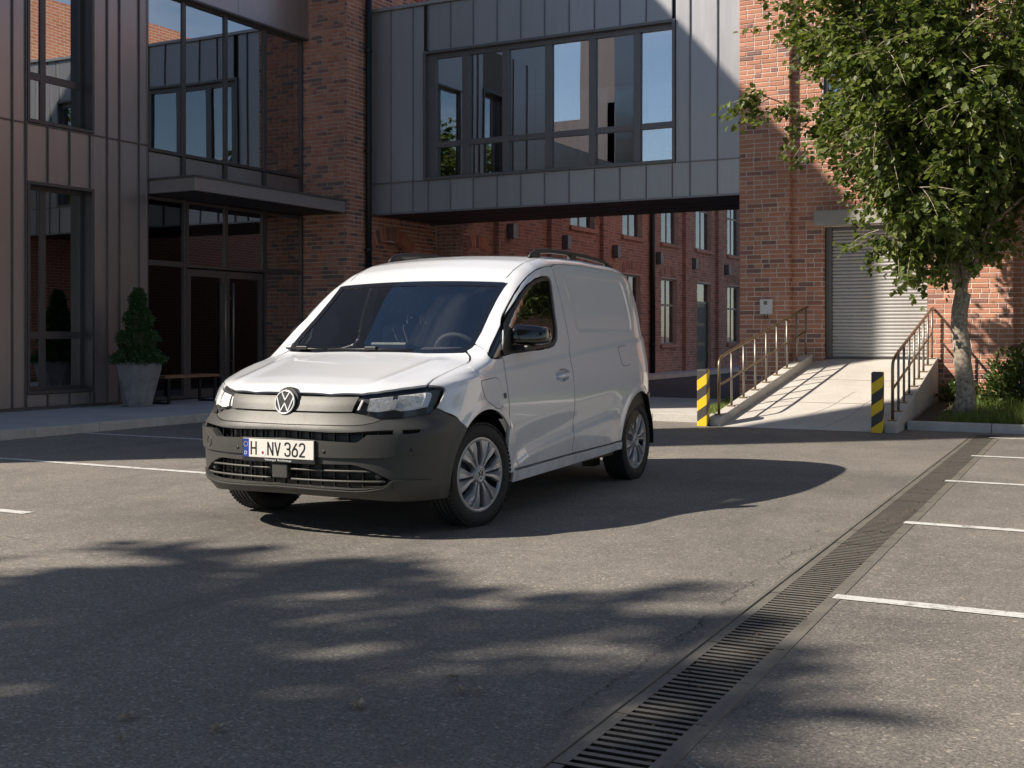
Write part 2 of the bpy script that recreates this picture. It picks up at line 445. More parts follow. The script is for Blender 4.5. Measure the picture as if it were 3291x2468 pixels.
# left pavement with kerb stones
PZ = .11; KX = -11.62
mb = MB(); mb.add([(-30, -3, PZ-.002), (KX-.16, -3, PZ-.002), (KX-.16, 21.6, PZ-.002), (-30, 21.6, PZ-.002)], [(0, 1, 2, 3)])
pav = struct(mb.build('pavement', 'paving'))
km = MB(); km.box(0, .158, .003, .997, -.15, PZ); kme = km.mesh('kerb_stone'); kme.materials.append(MATS['kerb_concrete'])
def kerb_run(p0, p1, parent, side=1):
    p0, p1 = Vector(p0), Vector(p1); L = (p1-p0).length; d = (p1-p0).normalized(); a = math.atan2(-d.x, d.y); k = max(1, round(L)); 
    for i in range(k):
        o = link('kerb_stone', kme, parent, .008); q = p0+d*(L*i/k); o.location = (q.x, q.y, rng.uniform(-.002, .001)); o.rotation_euler = (0, 0, a); o.scale = (1, L/k, 1)
kerb_run((KX-.158, -2, 0), (KX-.158, 21.5, 0), pav)
# slab joints
simple('joint_dark', (.06, .058, .040), .95)
mb = MB()
for y in np.arange(0, 21, 1.6):
    mb.add([(-14.3, y, PZ+.001), (KX-.17, y, PZ+.001), (KX-.17, y+.008, PZ+.001), (-14.3, y+.008, PZ+.001)], [(0, 1, 2, 3)])
mb.build('joint', 'joint_dark', pav)
# far pavement beside the long brick wall
mb = MB(); mb.box(-14, -12.02, 21.7, 70, -.1, PZ); fp = struct(mb.build('far_pavement', 'paving'))
kerb_run((-12.01, 21.7, 0), (-12.01, 44, 0), fp)
# island left of the ramp
isl = MB(); isl.box(-8.05, -5.33, 15.93, 19.8, -.1, PZ-.004); island = struct(isl.build('kerb_island', 'kerb_concrete'))
kerb_run((-5.33, 15.92, 0), (-8.05, 15.92, 0), island)
for o in island.children: o.rotation_euler = (0, 0, R(90)); o.location.y = 15.74
# right bed
bed = MB()
nx, ny = 16, 8; vs = []
for i in range(nx+1):
    for j in range(ny+1):
        x = -2.80+7.24*i/nx; y = 15.9+3.3*j/ny; vs.append((x, y, .085+.22*(j/ny)**1.1+rng.uniform(-.012, .012)))
bed.add(vs, [(i*(ny+1)+j, (i+1)*(ny+1)+j, (i+1)*(ny+1)+j+1, i*(ny+1)+j+1) for i in range(nx) for j in range(ny)])
bed_o = struct(bed.build('planting_bed', 'soil', smooth=True))
def bed_z(x, y): return .085+.22*max(0, min(1, (y-15.9)/3.3))**1.1
kb = []
for i in range(7):
    o = link('kerb_stone', kme, bed_o, .008); o.rotation_euler = (0, 0, R(90)); o.location = (-2.80+.01+i*1.0+1.0, 15.74, rng.uniform(-.002, .002)); o.scale = (1, 1., 1.0)
# ------------------------------------------------------------------ building materials
clad_mat('clad_dark', (.40, .372, .37), .33, .7)
clad_mat('clad_bridge', (.41, .41, .43), .40, .55)
simple('clad_seam', (.15, .14, .14), .4, metal=.6)
simple('seam_bridge', (.24, .24, .26), .42, metal=.5)
simple('frame_metal', (.12, .112, .114), .38, metal=.5, var=.06)
simple('frame_bridge', (.17, .165, .172), .40, metal=.4, var=.06)
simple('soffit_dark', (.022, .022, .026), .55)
simple('interior_dark', (.14, .125, .12), .9)
simple('interior_wood', (.30, .19, .12), .7, var=.3, scale=8)
simple('steel_tube', (.30, .27, .235), .42, metal=.7, var=.1)
simple('package_kraft', (.55, .42, .24), .8, var=.2)
simple('package_white', (.75, .71, .62), .7)
simple('pipe_black', (.012, .013, .016), .4, metal=.2)
simple('mortar', (.70, .64, .58), .95, var=.2, scale=3, bmp=.5, bscale=60)
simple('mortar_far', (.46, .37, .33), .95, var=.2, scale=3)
simple('lamp_grey', (.15, .155, .175), .5, metal=.3)
simple('stone_lintel', (.40, .38, .36), .85, var=.12, scale=3, bmp=.3, bscale=40)
simple('shutter_metal', (.46, .455, .45), .42, metal=.3, var=.10, scale=2.)
simple('white_box', (.68, .68, .67), .4, var=.05)
simple('screen_grey', (.12, .14, .15), .2)
simple('old_frame', (.30, .27, .24), .6, var=.15)
glass_mat('win_glass', (.55, .58, .59), 0., 1.2, .34)
glass_mat('far_glass', (.5, .52, .53), 0., 1., .05)
glass_mat('shop_glass', (.92, .93, .93), 0., .8)
glass_mat('clear_glass', (.66, .72, .75), 0., 1.1, .38)
brick_mat('brick_red', [(0, (.50, .225, .145)), (.3, (.56, .265, .175)), (.55, (.44, .19, .125)), (.75, (.60, .30, .205)), (.88, (.36, .165, .125)), (1, (.24, .14, .125))], .20)
brick_mat('brick_pillar', [(0, (.50, .21, .13)), (.25, (.55, .245, .155)), (.5, (.44, .18, .115)), (.7, (.58, .29, .19)), (.82, (.30, .15, .12)), (.93, (.20, .13, .125)), (1, (.40, .17, .12))], .22)
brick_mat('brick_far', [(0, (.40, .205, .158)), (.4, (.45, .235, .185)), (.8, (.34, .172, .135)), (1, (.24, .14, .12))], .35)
def brick_tex_mat():
    m, n, l, b = new_mat('brick_tex')
    ge = N(n, 'ShaderNodeNewGeometry'); sx = N(n, 'ShaderNodeSeparateXYZ'); l.new(ge.outputs['Position'], sx.inputs[0])
    ad = N(n, 'ShaderNodeMath', operation='ADD'); l.new(sx.outputs[0], ad.inputs[0]); l.new(sx.outputs[1], ad.inputs[1])
    cb = N(n, 'ShaderNodeCombineXYZ'); l.new(ad.outputs[0], cb.inputs[0]); l.new(sx.outputs[2], cb.inputs[1])
    br = N(n, 'ShaderNodeTexBrick'); br.inputs['Scale'].default_value = 1.; br.inputs['Brick Width'].default_value = .25; br.inputs['Row Height'].default_value = .0755; br.inputs['Mortar Size'].default_value = .008
    br.inputs['Color1'].default_value = (.50, .21, .12, 1); br.inputs['Color2'].default_value = (.42, .16, .09, 1); br.inputs['Mortar'].default_value = (.5, .45, .4, 1)
    l.new(cb.outputs[0], br.inputs['Vector']); l.new(br.outputs[0], b.inputs['Base Color']); b.inputs['Roughness'].default_value = .9
    bump(n, l, b, br.outputs['Fac'], -.4, .01)
    MATS['brick_tex'] = m
brick_tex_mat()

# ------------------------------------------------------------------ bricks
def brick_mesh(L, H, D=.012, c=.003):
    mb = MB()
    f = [(0, 0), (L, 0), (L, H), (0, H)]; g = [(c, c), (L-c, c), (L-c, H-c), (c, H-c)]
    vs = [(x, y, -D) for x, y in f]+[(x, y, -c) for x, y in f]+[(x, y, 0) for x, y in g]
    fs = [(i, (i+1) % 4, 4+(i+1) % 4, 4+i) for i in range(4)]+[(4+i, 4+(i+1) % 4, 8+(i+1) % 4, 8+i) for i in range(4)]+[(8, 9, 10, 11)]
    mb.add(vs, fs); return mb
class BrickSet:
    """collects bricks of one thing; the ones that show largest become parts, the rest one joined part"""
    def __init__(s, parent, mat): s.p = parent; s.mat = mat; s.b = []
    def wall(s, M, length, z0, z1, openings=(), course=.0755, bl=.24, joint=.0145, proud=.002, start=0., mat=None, header=.22):
        """M: local x along wall, y up, z outward. openings (u0,u1,v0,v1)"""
        k = 0; v = z0
        while v < z1-.02:
            u = start-(bl+joint)*(.5 if k % 2 else 0)-rng.uniform(0, .02)
            h = course-joint
            while u < length:
                L = bl if rng.random() > header else bl*.48
                if k % 6 == 5: L = bl*.48
                a, b = max(u, 0), min(u+L, length); u += L+joint
                if b-a < .03: continue
                segs = [(a, b)]
                for (o0, o1, p0, p1) in openings:
                    if v+h > p0 and v < p1:
                        ns = []
                        for (c, d) in segs:
                            if d <= o0 or c >= o1: ns.append((c, d))
                            else:
                                if c < o0-.03: ns.append((c, o0))
                                if d > o1+.03: ns.append((o1, d))
                        segs = ns
                for c, d in segs: s.b.append((M, c, v, d-c, h, proud+rng.uniform(-.002, .002), mat or s.mat))
            v += course; k += 1
    def finish(s, nmax=300):
        sc = []
        for i, (M, u, v, L, h, pr, mt) in enumerate(s.b):
            p = M @ Vector((u+L/2, v+h/2, 0)); d = p-CAM; dep = -d.x*math.sin(TH)+d.y*math.cos(TH); lat = d.x*math.cos(TH)+d.y*math.sin(TH)
            if dep < 1: sc.append(-1); continue
            uu = CX+F_PX*lat/dep; vv = HOR-F_PX*d.z/dep
            nrm = (M.to_3x3() @ Vector((0, 0, 1))).dot(-d.normalized())
            vis = 10 < uu < IW-10 and 10 < vv < 1500 and nrm > .05
            sc.append(L*h/dep**2*nrm if vis else -1)
        # parts: largest ones, in frame
        order = sorted(range(len(s.b)), key=lambda i: -sc[i]); top = set(i for i in order[:nmax] if sc[i] > 0)
        cache = {}; rest = MB()
        mats = sorted(set(b[6] for b in s.b)); 
        for i, (M, u, v, L, h, pr, mt) in enumerate(s.b):
            if i in top:
                key = (round(L, 2), round(h, 3), mt)
                if key not in cache:
                    me = brick_mesh(key[0], h).mesh('brick'); me.materials.append(MATS[mt]); cache[key] = me
                o = link('brick', cache[key], s.p)
                o.matrix_world = M @ Matrix.Translation((u+rng.uniform(-.0015, .0015), v+rng.uniform(-.0015, .0015), pr)) @ Matrix.Rotation(rng.gauss(0, .004), 4, 'Z') @ Matrix.Rotation(rng.gauss(0, .006), 4, 'X')
            else:
                rest.cur = mats.index(mt)
                b = brick_mesh(L, h); T = M @ Matrix.Translation((u, v, pr)) @ Matrix.Rotation(rng.gauss(0, .004), 4, 'Z')
                rest.add([T @ Vector(p) for p in b.v], b.f)
        if rest.v:
            o = rest.build('brickwork', mats, s.p); o['kind'] = 'stuff'

# ------------------------------------------------------------------ left: metal clad office
XF = -14.39; HR = 14.6
office = empty('office_building', (0, 0, 0), 0, 'dark metal clad office with glazed entrance along the left edge', 'building')
def fy(u, v=700): return on_x(u, v, XF).y
def fz(u, v): return on_x(u, v, XF).z
ys_low = [10.4, 10.9, fy(38), fy(81), fy(343), fy(382.5), fy(445), fy(472)]
YW0, YW1 = 11.92, 13.155           # window bay
wcol = [YW0, fy(152), fy(222), fy(287.5), YW1]
ZS = 4.27
def panel(y0, y1, z0, z1, x=XF, parent=office, mat='clad_dark', jit=.0025, thick=.02):
    mb = MB(); mb.box(-thick, 0, y0+.004, y1-.004, z0+.004, z1-.004)
    o = mb.build('wall_panel', mat, parent, bevel=.003); o.location = (x+rng.uniform(-jit, jit)*.4, 0, 0); return o
def seam_v(y, z0, z1, x=XF, parent=office, mat='clad_seam', w_=.018, d=.028):
    MB().box(x-.005, x+d, y-w_/2, y+w_/2, z0, z1).build('seam', mat, parent, bevel=.002)
cols = list(zip(ys_low, ys_low[1:]))
for (a, b) in cols:
    if abs(a-fy(81)) < .01:     # window bay column between seam 81 and 343
        panel(a, YW0, .15, ZS); panel(a, YW0, ZS, 8.2); panel(YW1, b, .15, ZS); panel(YW1, b, ZS, 8.2)
        continue
    panel(a, b, .15, ZS); panel(a, b, ZS, 8.2)
for a, b in zip(wcol, wcol[1:]):
    panel(a, b, 3.44, ZS); panel(a, b, .15, .335)
for y in ys_low[1:-1]:
    seam_v(y, .15, 8.2)
for y in wcol[1:-1]: seam_v(y, 3.45, ZS-.012); seam_v(y, .15, .33)
seam_v(YW0-.01, 3.45, ZS); seam_v(YW1+.01, .15, .33); seam_v(YW0-.01, .15, .33)
# far left, outside the picture
for y0_, y1_, z_ in ((3.2, 4.2, 8.2), (4.2, 5.2, 8.2), (5.2, 6.05, 6.4), (6.05, 6.9, 6.4), (6.9, 7.75, 6.4), (7.75, 8.6, 6.4), (8.6, 9.45, 6.4), (9.45, 10.4, 8.2)): panel(y0_, y1_, .15, z_)
MB().box(XF-.005, XF+.022, 3.2, ys_low[-1], ZS-.011, ZS+.011).build('ledge', 'clad_seam', office, bevel=.002)
MB().box(XF-.03, XF+.03, 3.2, 14.27, .08, .15).build('base_trim', 'clad_seam', office)
# corner trim
MB().box(XF-.10, XF+.012, fy(472)-.012, fy(472)+.0, .15, 8.2).build('corner_trim', 'clad_dark', office)
# structure behind: backing walls, slabs, unseen roof steps shaped to shade the yard
shell = MB()
shell.box(-15.6, XF-.03, 3.12, 5.2, 6.2, HR); shell.box(-26, XF-.03, 5.2, 9.45, 6.2, 6.45); shell.box(-26, XF-.03, 9.45, 18.33, 8.2, HR)
shell.box(-26, XF-.03, 3.12, 3.17, .0, 8.2); shell.box(-26, -25.9, 3.12, 18.33, 0, 6.2); shell.box(-19.2, -19.1, 3.2, 18.3, 0, 6.2); shell.box(-26, -15.7, 3.12, 5.2, 6.2, 6.45); shell.box(-26, XF-.26, 9.45, 9.5, 6.2, 8.2)
shell.build('upper_storeys', 'clad_dark', office)
inn = MB(); inn.box(-19, XF-.35, 3.2, 18.3, 3.62, 4.0); inn.box(-19, XF-.35, 9.5, 18.3, 7.6, 8.15); inn.box(-19, XF-.26, 13.28, 13.36, .1, 7.59); inn.box(-19, XF-.03, 3.2, 18.3, .06, .105)
# solid backing behind cladding except windows
inn.box(XF-.25, XF-.03, 3.2, 5.2, .1, 8.2); inn.box(XF-.25, XF-.03, 5.2, 9.45, .1, 6.2); inn.box(XF-.25, XF-.03, 9.45, YW0-.02, .1, 8.2); inn.box(XF-.25, XF-.03, YW1+.02, 14.22, .1, 8.2); inn.box(XF-.25, XF-.03, YW0-.02, YW1+.02, 3.45, 4.28); inn.box(XF-.25, XF-.03, YW0-.02, YW1+.02, .1, .34); inn.box(XF-.25, XF-.03, YW0-.02, YW1+.02, 7.2, 8.2)
inn.build('inner_structure', 'interior_dark', office)
MB().box(-19.05, -19.0, 3.2, 18.3, .1, 6.1).build('back_wall', 'interior_wood', office)

def window(parent, y0, y1, z0, z1, muls, trans, xg, fw=.05, mat='frame_metal', glass='win_glass', fd=.05):
    """frame with vertical bars at muls and horizontal bars at trans; panes as sub-parts"""
    mb = MB()
    mb.box(xg-fd, xg+fd*.4, y0, y0+fw, z0, z1); mb.box(xg-fd, xg+fd*.4, y1-fw, y1, z0, z1)
    mb.box(xg-fd, xg+fd*.4, y0+fw, y1-fw, z0, z0+fw); mb.box(xg-fd, xg+fd*.4, y0+fw, y1-fw, z1-fw, z1)
    w_ = mb.build('window', mat, parent, bevel=.004)
    yy = [y0+fw]+[q for m_, hw in muls for q in (m_-hw, m_+hw)]+[y1-fw]; zz = [z0+fw]+[q for t_, hw in trans for q in (t_-hw, t_+hw)]+[z1-fw]
    for m_, hw in muls: MB().box(xg-fd, xg+fd*.3, m_-hw, m_+hw, z0+fw, z1-fw).build('mullion', mat, w_, bevel=.003)
    for t_, hw in trans:
        for a, b in zip(yy[::2], yy[1::2]): MB().box(xg-fd, xg+fd*.25, a, b, t_-hw, t_+hw).build('transom', mat, w_, bevel=.003)
    for a, b in zip(yy[::2], yy[1::2]):
        for c, d in zip(zz[::2], zz[1::2]):
            g = MB(); g.box(-.004, .004, -(b-a)/2-.004, (b-a)/2+.004, -(d-c)/2-.004, (d-c)/2+.004)
            o = g.build('pane', glass, w_); o.location = (xg-.01, (a+b)/2, (c+d)/2); o.rotation_euler = (0, rng.gauss(0, .0025), rng.gauss(0, .0025))
    return w_
def surround(y0, y1, z0, z1, depth=.22, mat='frame_metal'):
    """folded metal reveal, slightly proud of the cladding"""
    mb = MB(); t = .045
    mb.box(XF-depth, XF+.03, y0, y0+t, z0, z1); mb.box(XF-depth, XF+.03, y1-t, y1, z0, z1)
    mb.box(XF-depth, XF+.03, y0+t, y1-t, z0, z0+t); mb.box(XF-depth, XF+.03, y0+t, y1-t, z1-t, z1)
    return mb.build('window_surround', mat, office, bevel=.003)
surround(YW0, YW1, .34, 3.44); surround(YW0, YW1, ZS+.02, 7.2)
window(office, YW0+.045, YW1-.045, .385, 3.395, [(12.37, .05)], [(1.20, .055)], XF-.20, .055)
window(office, YW0+.045, YW1-.045, ZS+.065, 7.15, [(12.37, .05)], [(5.02, .055)], XF-.20, .055)
# curtain wall
CX0, CX1 = 14.27, 18.32
mY = [15.142, 16.173, 17.225]
xg = XF-.05
upper = window(office, CX0, CX1, 4.20, 6.86, [(m_, .042) for m_ in mY], [], xg, .055, fd=.07)
for a, b in zip([CX0]+mY, mY+[CX1]):
    MB().box(xg-.06, xg-.02, a+.05, b-.05, 3.70, 4.19).build('spandrel', 'clad_dark', office, bevel=.003)
for m_ in [CX0+.03]+mY+[CX1-.03]: MB().box(xg-.07, xg+.02, m_-.042, m_+.042, 3.45, 4.20).build('mullion', 'frame_metal', office, bevel=.003)
low1 = window(office, CX0, 15.19, .13, 3.47, [], [(2.385, .045)], xg, .055, fd=.07, glass='shop_glass')
low2 = window(office, 17.205, CX1, .13, 3.47, [], [(2.385, .045)], xg, .055, fd=.07)
window(office, 15.20, 17.195, 2.345, 3.47, [(16.18, .042)], [], xg, .05, fd=.07)
def leaf(y0, y1):
    mb = MB(); fw = .095; x = xg
    mb.box(x-.05, x+.01, y0, y0+fw, .13, 2.32); mb.box(x-.05, x+.01, y1-fw, y1, .13, 2.32); mb.box(x-.05, x+.01, y0+fw, y1-fw, .13, .27); mb.box(x-.05, x+.01, y0+fw, y1-fw, 2.20, 2.32)
    d = mb.build('door', 'frame_metal', office, bevel=.004)
    g = MB(); g.box(x-.024, x-.016, y0+fw-.004, y1-fw+.004, .266, 2.204); g.build('pane', 'shop_glass', d)
    return d
d1 = leaf(15.215, 16.172); d2 = leaf(16.180, 17.180)
for d, y in ((d1, 16.10), (d2, 16.30)):
    mb = MB(); mb.tube([(xg+.075, y, .50), (xg+.075, y, 2.12)], .016, 10)
    for z in (.75, 1.85): mb.tube([(xg+.0, y, z), (xg+.075, y, z)], .009, 8)
    mb.build('door_handle', 'steel_tube', d, smooth=True)
# fascia over the curtain wall
for a, b in ((14.275, 16.35), (16.35, 18.36)): panel(a, b, 6.86, 9.2, XF+.09, thick=.10)
MB().box(XF-.02, XF+.105, 14.27, 18.36, 6.83, 6.862).build('fascia_trim', 'frame_metal', office, bevel=.003)
# canopy
can = MB(); can.box(XF-.02, -13.372, 14.29, 18.26, 3.49, 3.70); canopy = can.build('canopy', 'clad_dark', office, bevel=.004)
MB().box(XF-.02, -13.355, 14.272, 18.28, 3.70, 3.738).build('canopy_cap', 'clad_seam', canopy, bevel=.003)
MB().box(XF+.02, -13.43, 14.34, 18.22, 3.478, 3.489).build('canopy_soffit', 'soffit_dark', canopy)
# things inside the shop
def shelf(y0, y1, x, label):
    s = empty('shelving_unit', (x, (y0+y1)/2, .11), 0, label, 'shelf'); L = (y1-y0)/2
    for z in (.35, .80, 1.18, 1.52, 1.88): MB().box(-.18, .18, -L, L, z-.012, z+.012).build('shelf_board', 'package_kraft', s)
    for yy in (-L, L-.03): MB().box(-.18, .18, yy, yy+.03, 0, 2.1).build('side_panel', 'interior_dark', s)
    return s
shelf(15.35, 16.0, -14.98, 'dark wooden shelf seen through the left leaf of the glass door')
shelf(16.35, 17.1, -14.98, 'dark wooden shelf seen through the right leaf of the glass door')
PK = [(15.55, .815+.11, .20, .30, .16, 'package_kraft', 'printed kraft paper bag on the shelf behind the left door leaf'),
      (15.80, .815+.11, .15, .28, .14, 'package_white', 'cream paper bag beside the kraft bag behind the left door leaf'),
      (16.50, .365+.11, .09, .17, .09, 'package_white', 'first small canister from the door handle on the low shelf'),
      (16.66, .365+.11, .09, .17, .09, 'package_white', 'second small canister from the door handle on the low shelf'),
      (16.82, .365+.11, .09, .16, .09, 'package_kraft', 'third small canister from the door handle on the low shelf'),
      (16.55, 1.535+.11, .2, .14, .2, 'package_kraft', 'flat kraft carton on the upper shelf behind the right door leaf'),
      (16.85, .815+.11, .10, .22, .12, 'interior_wood', 'tall brown box on the middle shelf behind the right door leaf')]
for y, z, wy, h, wx, mt, lab in PK:
    mb = MB(); mb.box(-wx/2, wx/2, -wy/2, wy/2, 0, h); mb.box(-wx/2+.006, wx/2-.006, -wy/2+.006, wy/2-.006, h, h+.02)
    o = mb.build('package', mt, loc=(-14.93, y, z), bevel=.006); tag(o, lab, 'package', 'goods on the shop shelves')
cnt = empty('shop_counter', (-15.6, 14.9, .11), 0, 'brown wooden counter behind the glass left of the door', 'counter')
MB().box(-.3, .3, -.45, .25, 0, .80).build('counter_body', 'interior_wood', cnt, bevel=.01); MB().box(-.33, .33, -.48, .28, .80, .84).build('counter_top', 'package_kraft', cnt, bevel=.005)

# ------------------------------------------------------------------ brick hall behind: pillar, wall under the bridge, long far wall
hall = empty('brick_hall', (0, 0, 0), 0, 'old red brick hall behind the office and under the bridge', 'building')
PXH = -13.395; XFAR = -12.75
core = MB()
core.box(-20, PXH-.30, 18.35, 21.6, 0, 10.2); core.box(PXH-.30, PXH-.006, 18.35, 19.117, 0, 10.2); core.box(PXH-.30, PXH-.006, 19.117, 20.497, 3.05, 10.2); core.box(PXH-.30, PXH-.006, 20.497, 21.6, 0, 10.2)
core.build('wall', 'mortar', hall)
far = MB(); 
hb = BrickSet(hall, 'brick_pillar')
# pillar front (-Y) face, then +X face
Mx = frame((XF, 18.337, 0), (1, 0, 0), (0, -1, 0)); Mx = Matrix(((1, 0, 0, -14.30), (0, 0, -1, 18.337), (0, 1, 0, 0), (0, 0, 0, 1)))
def MX(x0, y0): return Matrix(((1, 0, 0, x0), (0, 0, -1, y0), (0, 1, 0, 0), (0, 0, 0, 1)))      # wall facing -Y, u = +X
def MY(x0, y0): return Matrix(((0, 0, 1, x0), (1, 0, 0, y0), (0, 1, 0, 0), (0, 0, 0, 1)))       # wall facing +X, u = +Y
hb.wall(MX(-14.47, 18.337), PXH+14.47, .11, 9.0, course=.080, header=.3)
hb.wall(MY(PXH, 18.337), 3.15, .11, 9.0, [(.78, 2.16, 0, 3.02), (.88, 2.06, 3.0, 3.12), (1.1, 1.84, 3.1, 3.2)], course=.080, header=.3)
# bricked-up arch under the bridge
hb.wall(MY(PXH-.14, 18.337+.78), 1.38, .11, 3.15, course=.080, header=.1)
MB().box(PXH-.299, PXH-.155, 19.118, 20.496, 0, 3.049).build('arch_backing', 'mortar', hall)
def arch(yc, zc, rad, half_deg, d, x, n_, mat, hh=.26):
    for k in range(n_):
        a0_ = -R(half_deg)+2*R(half_deg)*k/n_+.006; a1_ = -R(half_deg)+2*R(half_deg)*(k+1)/n_-.006
        q = [(yc+r*math.sin(a), zc+r*math.cos(a)) for r, a in ((rad, a0_), (rad, a1_), (rad+hh, a1_), (rad+hh, a0_))]
        mb = MB(); mb.add([(x-d, y, z) for y, z in q]+[(x+.012, y, z) for y, z in q], [(0, 1, 2, 3), (4, 7, 6, 5)]+[(i, i+4, (i+1) % 4+4, (i+1) % 4) for i in range(4)])
        o = mb.build('arch_brick', mat, hall); fixn(o)
arch(19.81, 1.95, 1.12, 39, .10, PXH, 15, 'brick_pillar')
# far wall
FY0, FY1 = 20.42+1.1, 46.
UW = [(26.73, 28.19), (29.99, 31.40), (32.87, 34.30), (35.85, 37.35), (39.0, 40.4), (42.0, 43.4)]
LW = [(26.7, 28.1), (30.02, 31.29), (32.87, 34.17), (39.0, 40.4), (42.0, 43.4)]
DR = (35.98, 37.27)
A2 = (21.75, 22.47)
far_open = [(a-FY0, b-FY0, 3.90, 6.0) for a, b in UW]+[(a-FY0, b-FY0, .92, 2.86) for a, b in LW]+[(DR[0]-FY0, DR[1]-FY0, 0, 2.83), (A2[0]-FY0, A2[1]-FY0+.0, 1.0, 2.85)]
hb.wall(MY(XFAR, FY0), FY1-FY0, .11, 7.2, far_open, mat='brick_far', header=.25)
far.box(-20, XFAR-.16, FY0, FY1, 0, 7.2)
for a, b in [(FY0, A2[0])]: pass
# mortar sheet pieces between openings
def sheet(u0, u1, v0, v1): far.box(XFAR-.16, XFAR-.006, u0, u1, v0, v1)
edges = sorted(set([FY0, FY1]+[q for o_ in far_open for q in (o_[0]+FY0, o_[1]+FY0)]))
for a, b in zip(edges, edges[1:]):
    m_ = (a+b)/2; cuts = sorted([(o_[2], o_[3]) for o_ in far_open if o_[0]+FY0 <= m_ <= o_[1]+FY0]); z = 0
    for c, d in cuts:
        if c > z: sheet(a, b, z, c)
        z = d
    sheet(a, b, z, 7.2)
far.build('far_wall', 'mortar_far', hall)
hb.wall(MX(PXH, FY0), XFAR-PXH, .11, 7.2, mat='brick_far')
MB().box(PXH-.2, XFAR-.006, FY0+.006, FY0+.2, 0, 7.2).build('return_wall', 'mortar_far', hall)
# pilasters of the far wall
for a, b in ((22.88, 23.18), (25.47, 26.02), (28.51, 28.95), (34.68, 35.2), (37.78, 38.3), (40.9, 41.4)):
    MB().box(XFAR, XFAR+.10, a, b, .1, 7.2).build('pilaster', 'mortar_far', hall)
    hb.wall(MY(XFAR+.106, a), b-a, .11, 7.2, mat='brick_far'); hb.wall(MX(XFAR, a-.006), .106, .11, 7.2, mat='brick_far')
hb.finish(300)
def far_window(a, b, z0, z1, sill=True, tr=None):
    w_ = window(hall, a, b, z0, z1, [((a+b)/2, .03)], [(tr or z0+(z1-z0)*.6, .03)], XFAR-.12, .05, 'old_frame', 'far_glass', .04)
    if sill: MB().box(XFAR-.1, XFAR+.07, a-.08, b+.08, z0-.10, z0-.0).build('window_sill', 'brick_far', w_, bevel=.008)
    MB().box(XFAR-.9, XFAR-.88, a-.3, b+.3, z0-.2, z1+.2).build('curtain', 'interior_dark', w_)
for a, b in UW: far_window(a, b, 3.90, 6.0)
for a, b in LW: far_window(a, b, .92, 2.86)
far_window(A2[0], A2[1], 1.0, 2.85)
dmb = MB(); dmb.box(XFAR-.14, XFAR-.10, DR[0], DR[1], .11, 2.2); dd = dmb.build('door', 'pipe_black', hall, bevel=.004)
MB().box(XFAR-.14, XFAR-.09, DR[0], DR[1], 2.2, 2.27).build('door_transom', 'frame_metal', dd); MB().box(XFAR-.13, XFAR-.12, DR[0], DR[1], 2.27, 2.83).build('pane', 'far_glass', dd)
for k in range(3): MB().box(XFAR-.10, XFAR-.09, DR[0]+.12, DR[1]-.12, .35+k*.62, .85+k*.62).build('door_panel', 'soffit_dark', dd, bevel=.008)
MB().tube([(XFAR-.06, DR[0]+.14, .95), (XFAR-.06, DR[0]+.14, 1.35)], .015).build('door_handle', 'pipe_black', dd)
for a, b in LW[:]:
    arch((a+b)/2, 1.40, 1.62, 23, .05, XFAR, 11, 'brick_far', .22)
arch(22.11, 1.95, 1.12, 22, .05, XFAR, 9, 'brick_pillar', .26)
# corbel course high on the hall
for k in range(14): MB().box(PXH-.1, PXH+.05+.02*(k % 2), 18.5+k*.2, 18.6+k*.2, 8.05, 8.2).build('corbel', 'brick_pillar', hall)
# downpipes and wall lamps
def downpipe(x, y, z0, z1, label, r=.05):
    t = empty('downpipe', (x, y, z0), 0, label, 'pipe', 'downpipes')
    MB().tube([(0, 0, 0), (0, 0, z1-z0)], r, 14).build('pipe', 'pipe_black', t, smooth=True)
    for z in np.arange(.8, z1-z0, 1.9):
        mb = MB(); mb.tube([(0, 0, z), (0, 0, z+.05)], r*1.2, 14); mb.box(-r*2.0, 0, -.015, .015, z+.01, z+.04); mb.build('clamp', 'pipe_black', t)
downpipe(PXH+.10, 18.90, .11, 9.5, 'black downpipe on the brick pillar beside the bridge', .062)
downpipe(XFAR+.09, 31.98, .11, 7.2, 'black downpipe on the far brick wall between the windows', .075)
for i, (y, z) in enumerate([(23.54, 3.51), (26.33, 3.46), (29.39, 3.42), (32.52, 3.42), (35.51, 3.41), (38.76, 3.38)]):
    od = ['first', 'second', 'third', 'fourth', 'fifth', 'sixth'][i]
    t = empty('wall_lamp', (XFAR, y, z), 0, '%s grey box lamp from the left on the far brick wall' % od, 'lamp', 'box lamps on the far wall')
    MB().box(.0, .02, -.07, .07, -.12, .12).build('back_plate', 'lamp_grey', t); MB().box(.02, .17, -.10, .10, -.17, .17).build('lamp_body', 'lamp_grey', t, bevel=.01)

# ------------------------------------------------------------------ bridge
BY0, BY1 = 19.123, 21.45; BX0, BX1 = -13.385, -6.02; BZ0, BZ1 = 3.525, 7.42
bridge = empty('sky_bridge', (0, 0, 0), 0, 'grey metal clad bridge with a long window crossing over the alley', 'bridge')
bx = [BX0, -12.921, -12.422, -12.081, -11.591, -11.103, -10.601, -10.114, -9.634, -9.149, -8.66, -8.178, -7.693, -7.219, -6.905, -6.426, BX1]
WX0, WX1, WZ0, WZ1, SZ = -12.184, -7.159, 4.112, 6.54, 4.116
def bpanel(x0, x1, z0, z1, y=BY0, sgn=-1):
    mb = MB(); mb.box(x0+.004, x1-.004, 0, .02, z0+.004, z1-.004); o = mb.build('wall_panel', 'clad_bridge', bridge, bevel=.003); o.location = (0, y+rng.uniform(-.001, .001) if sgn < 0 else y-.02, 0); o.rotation_euler = (0, 0, 0); return o
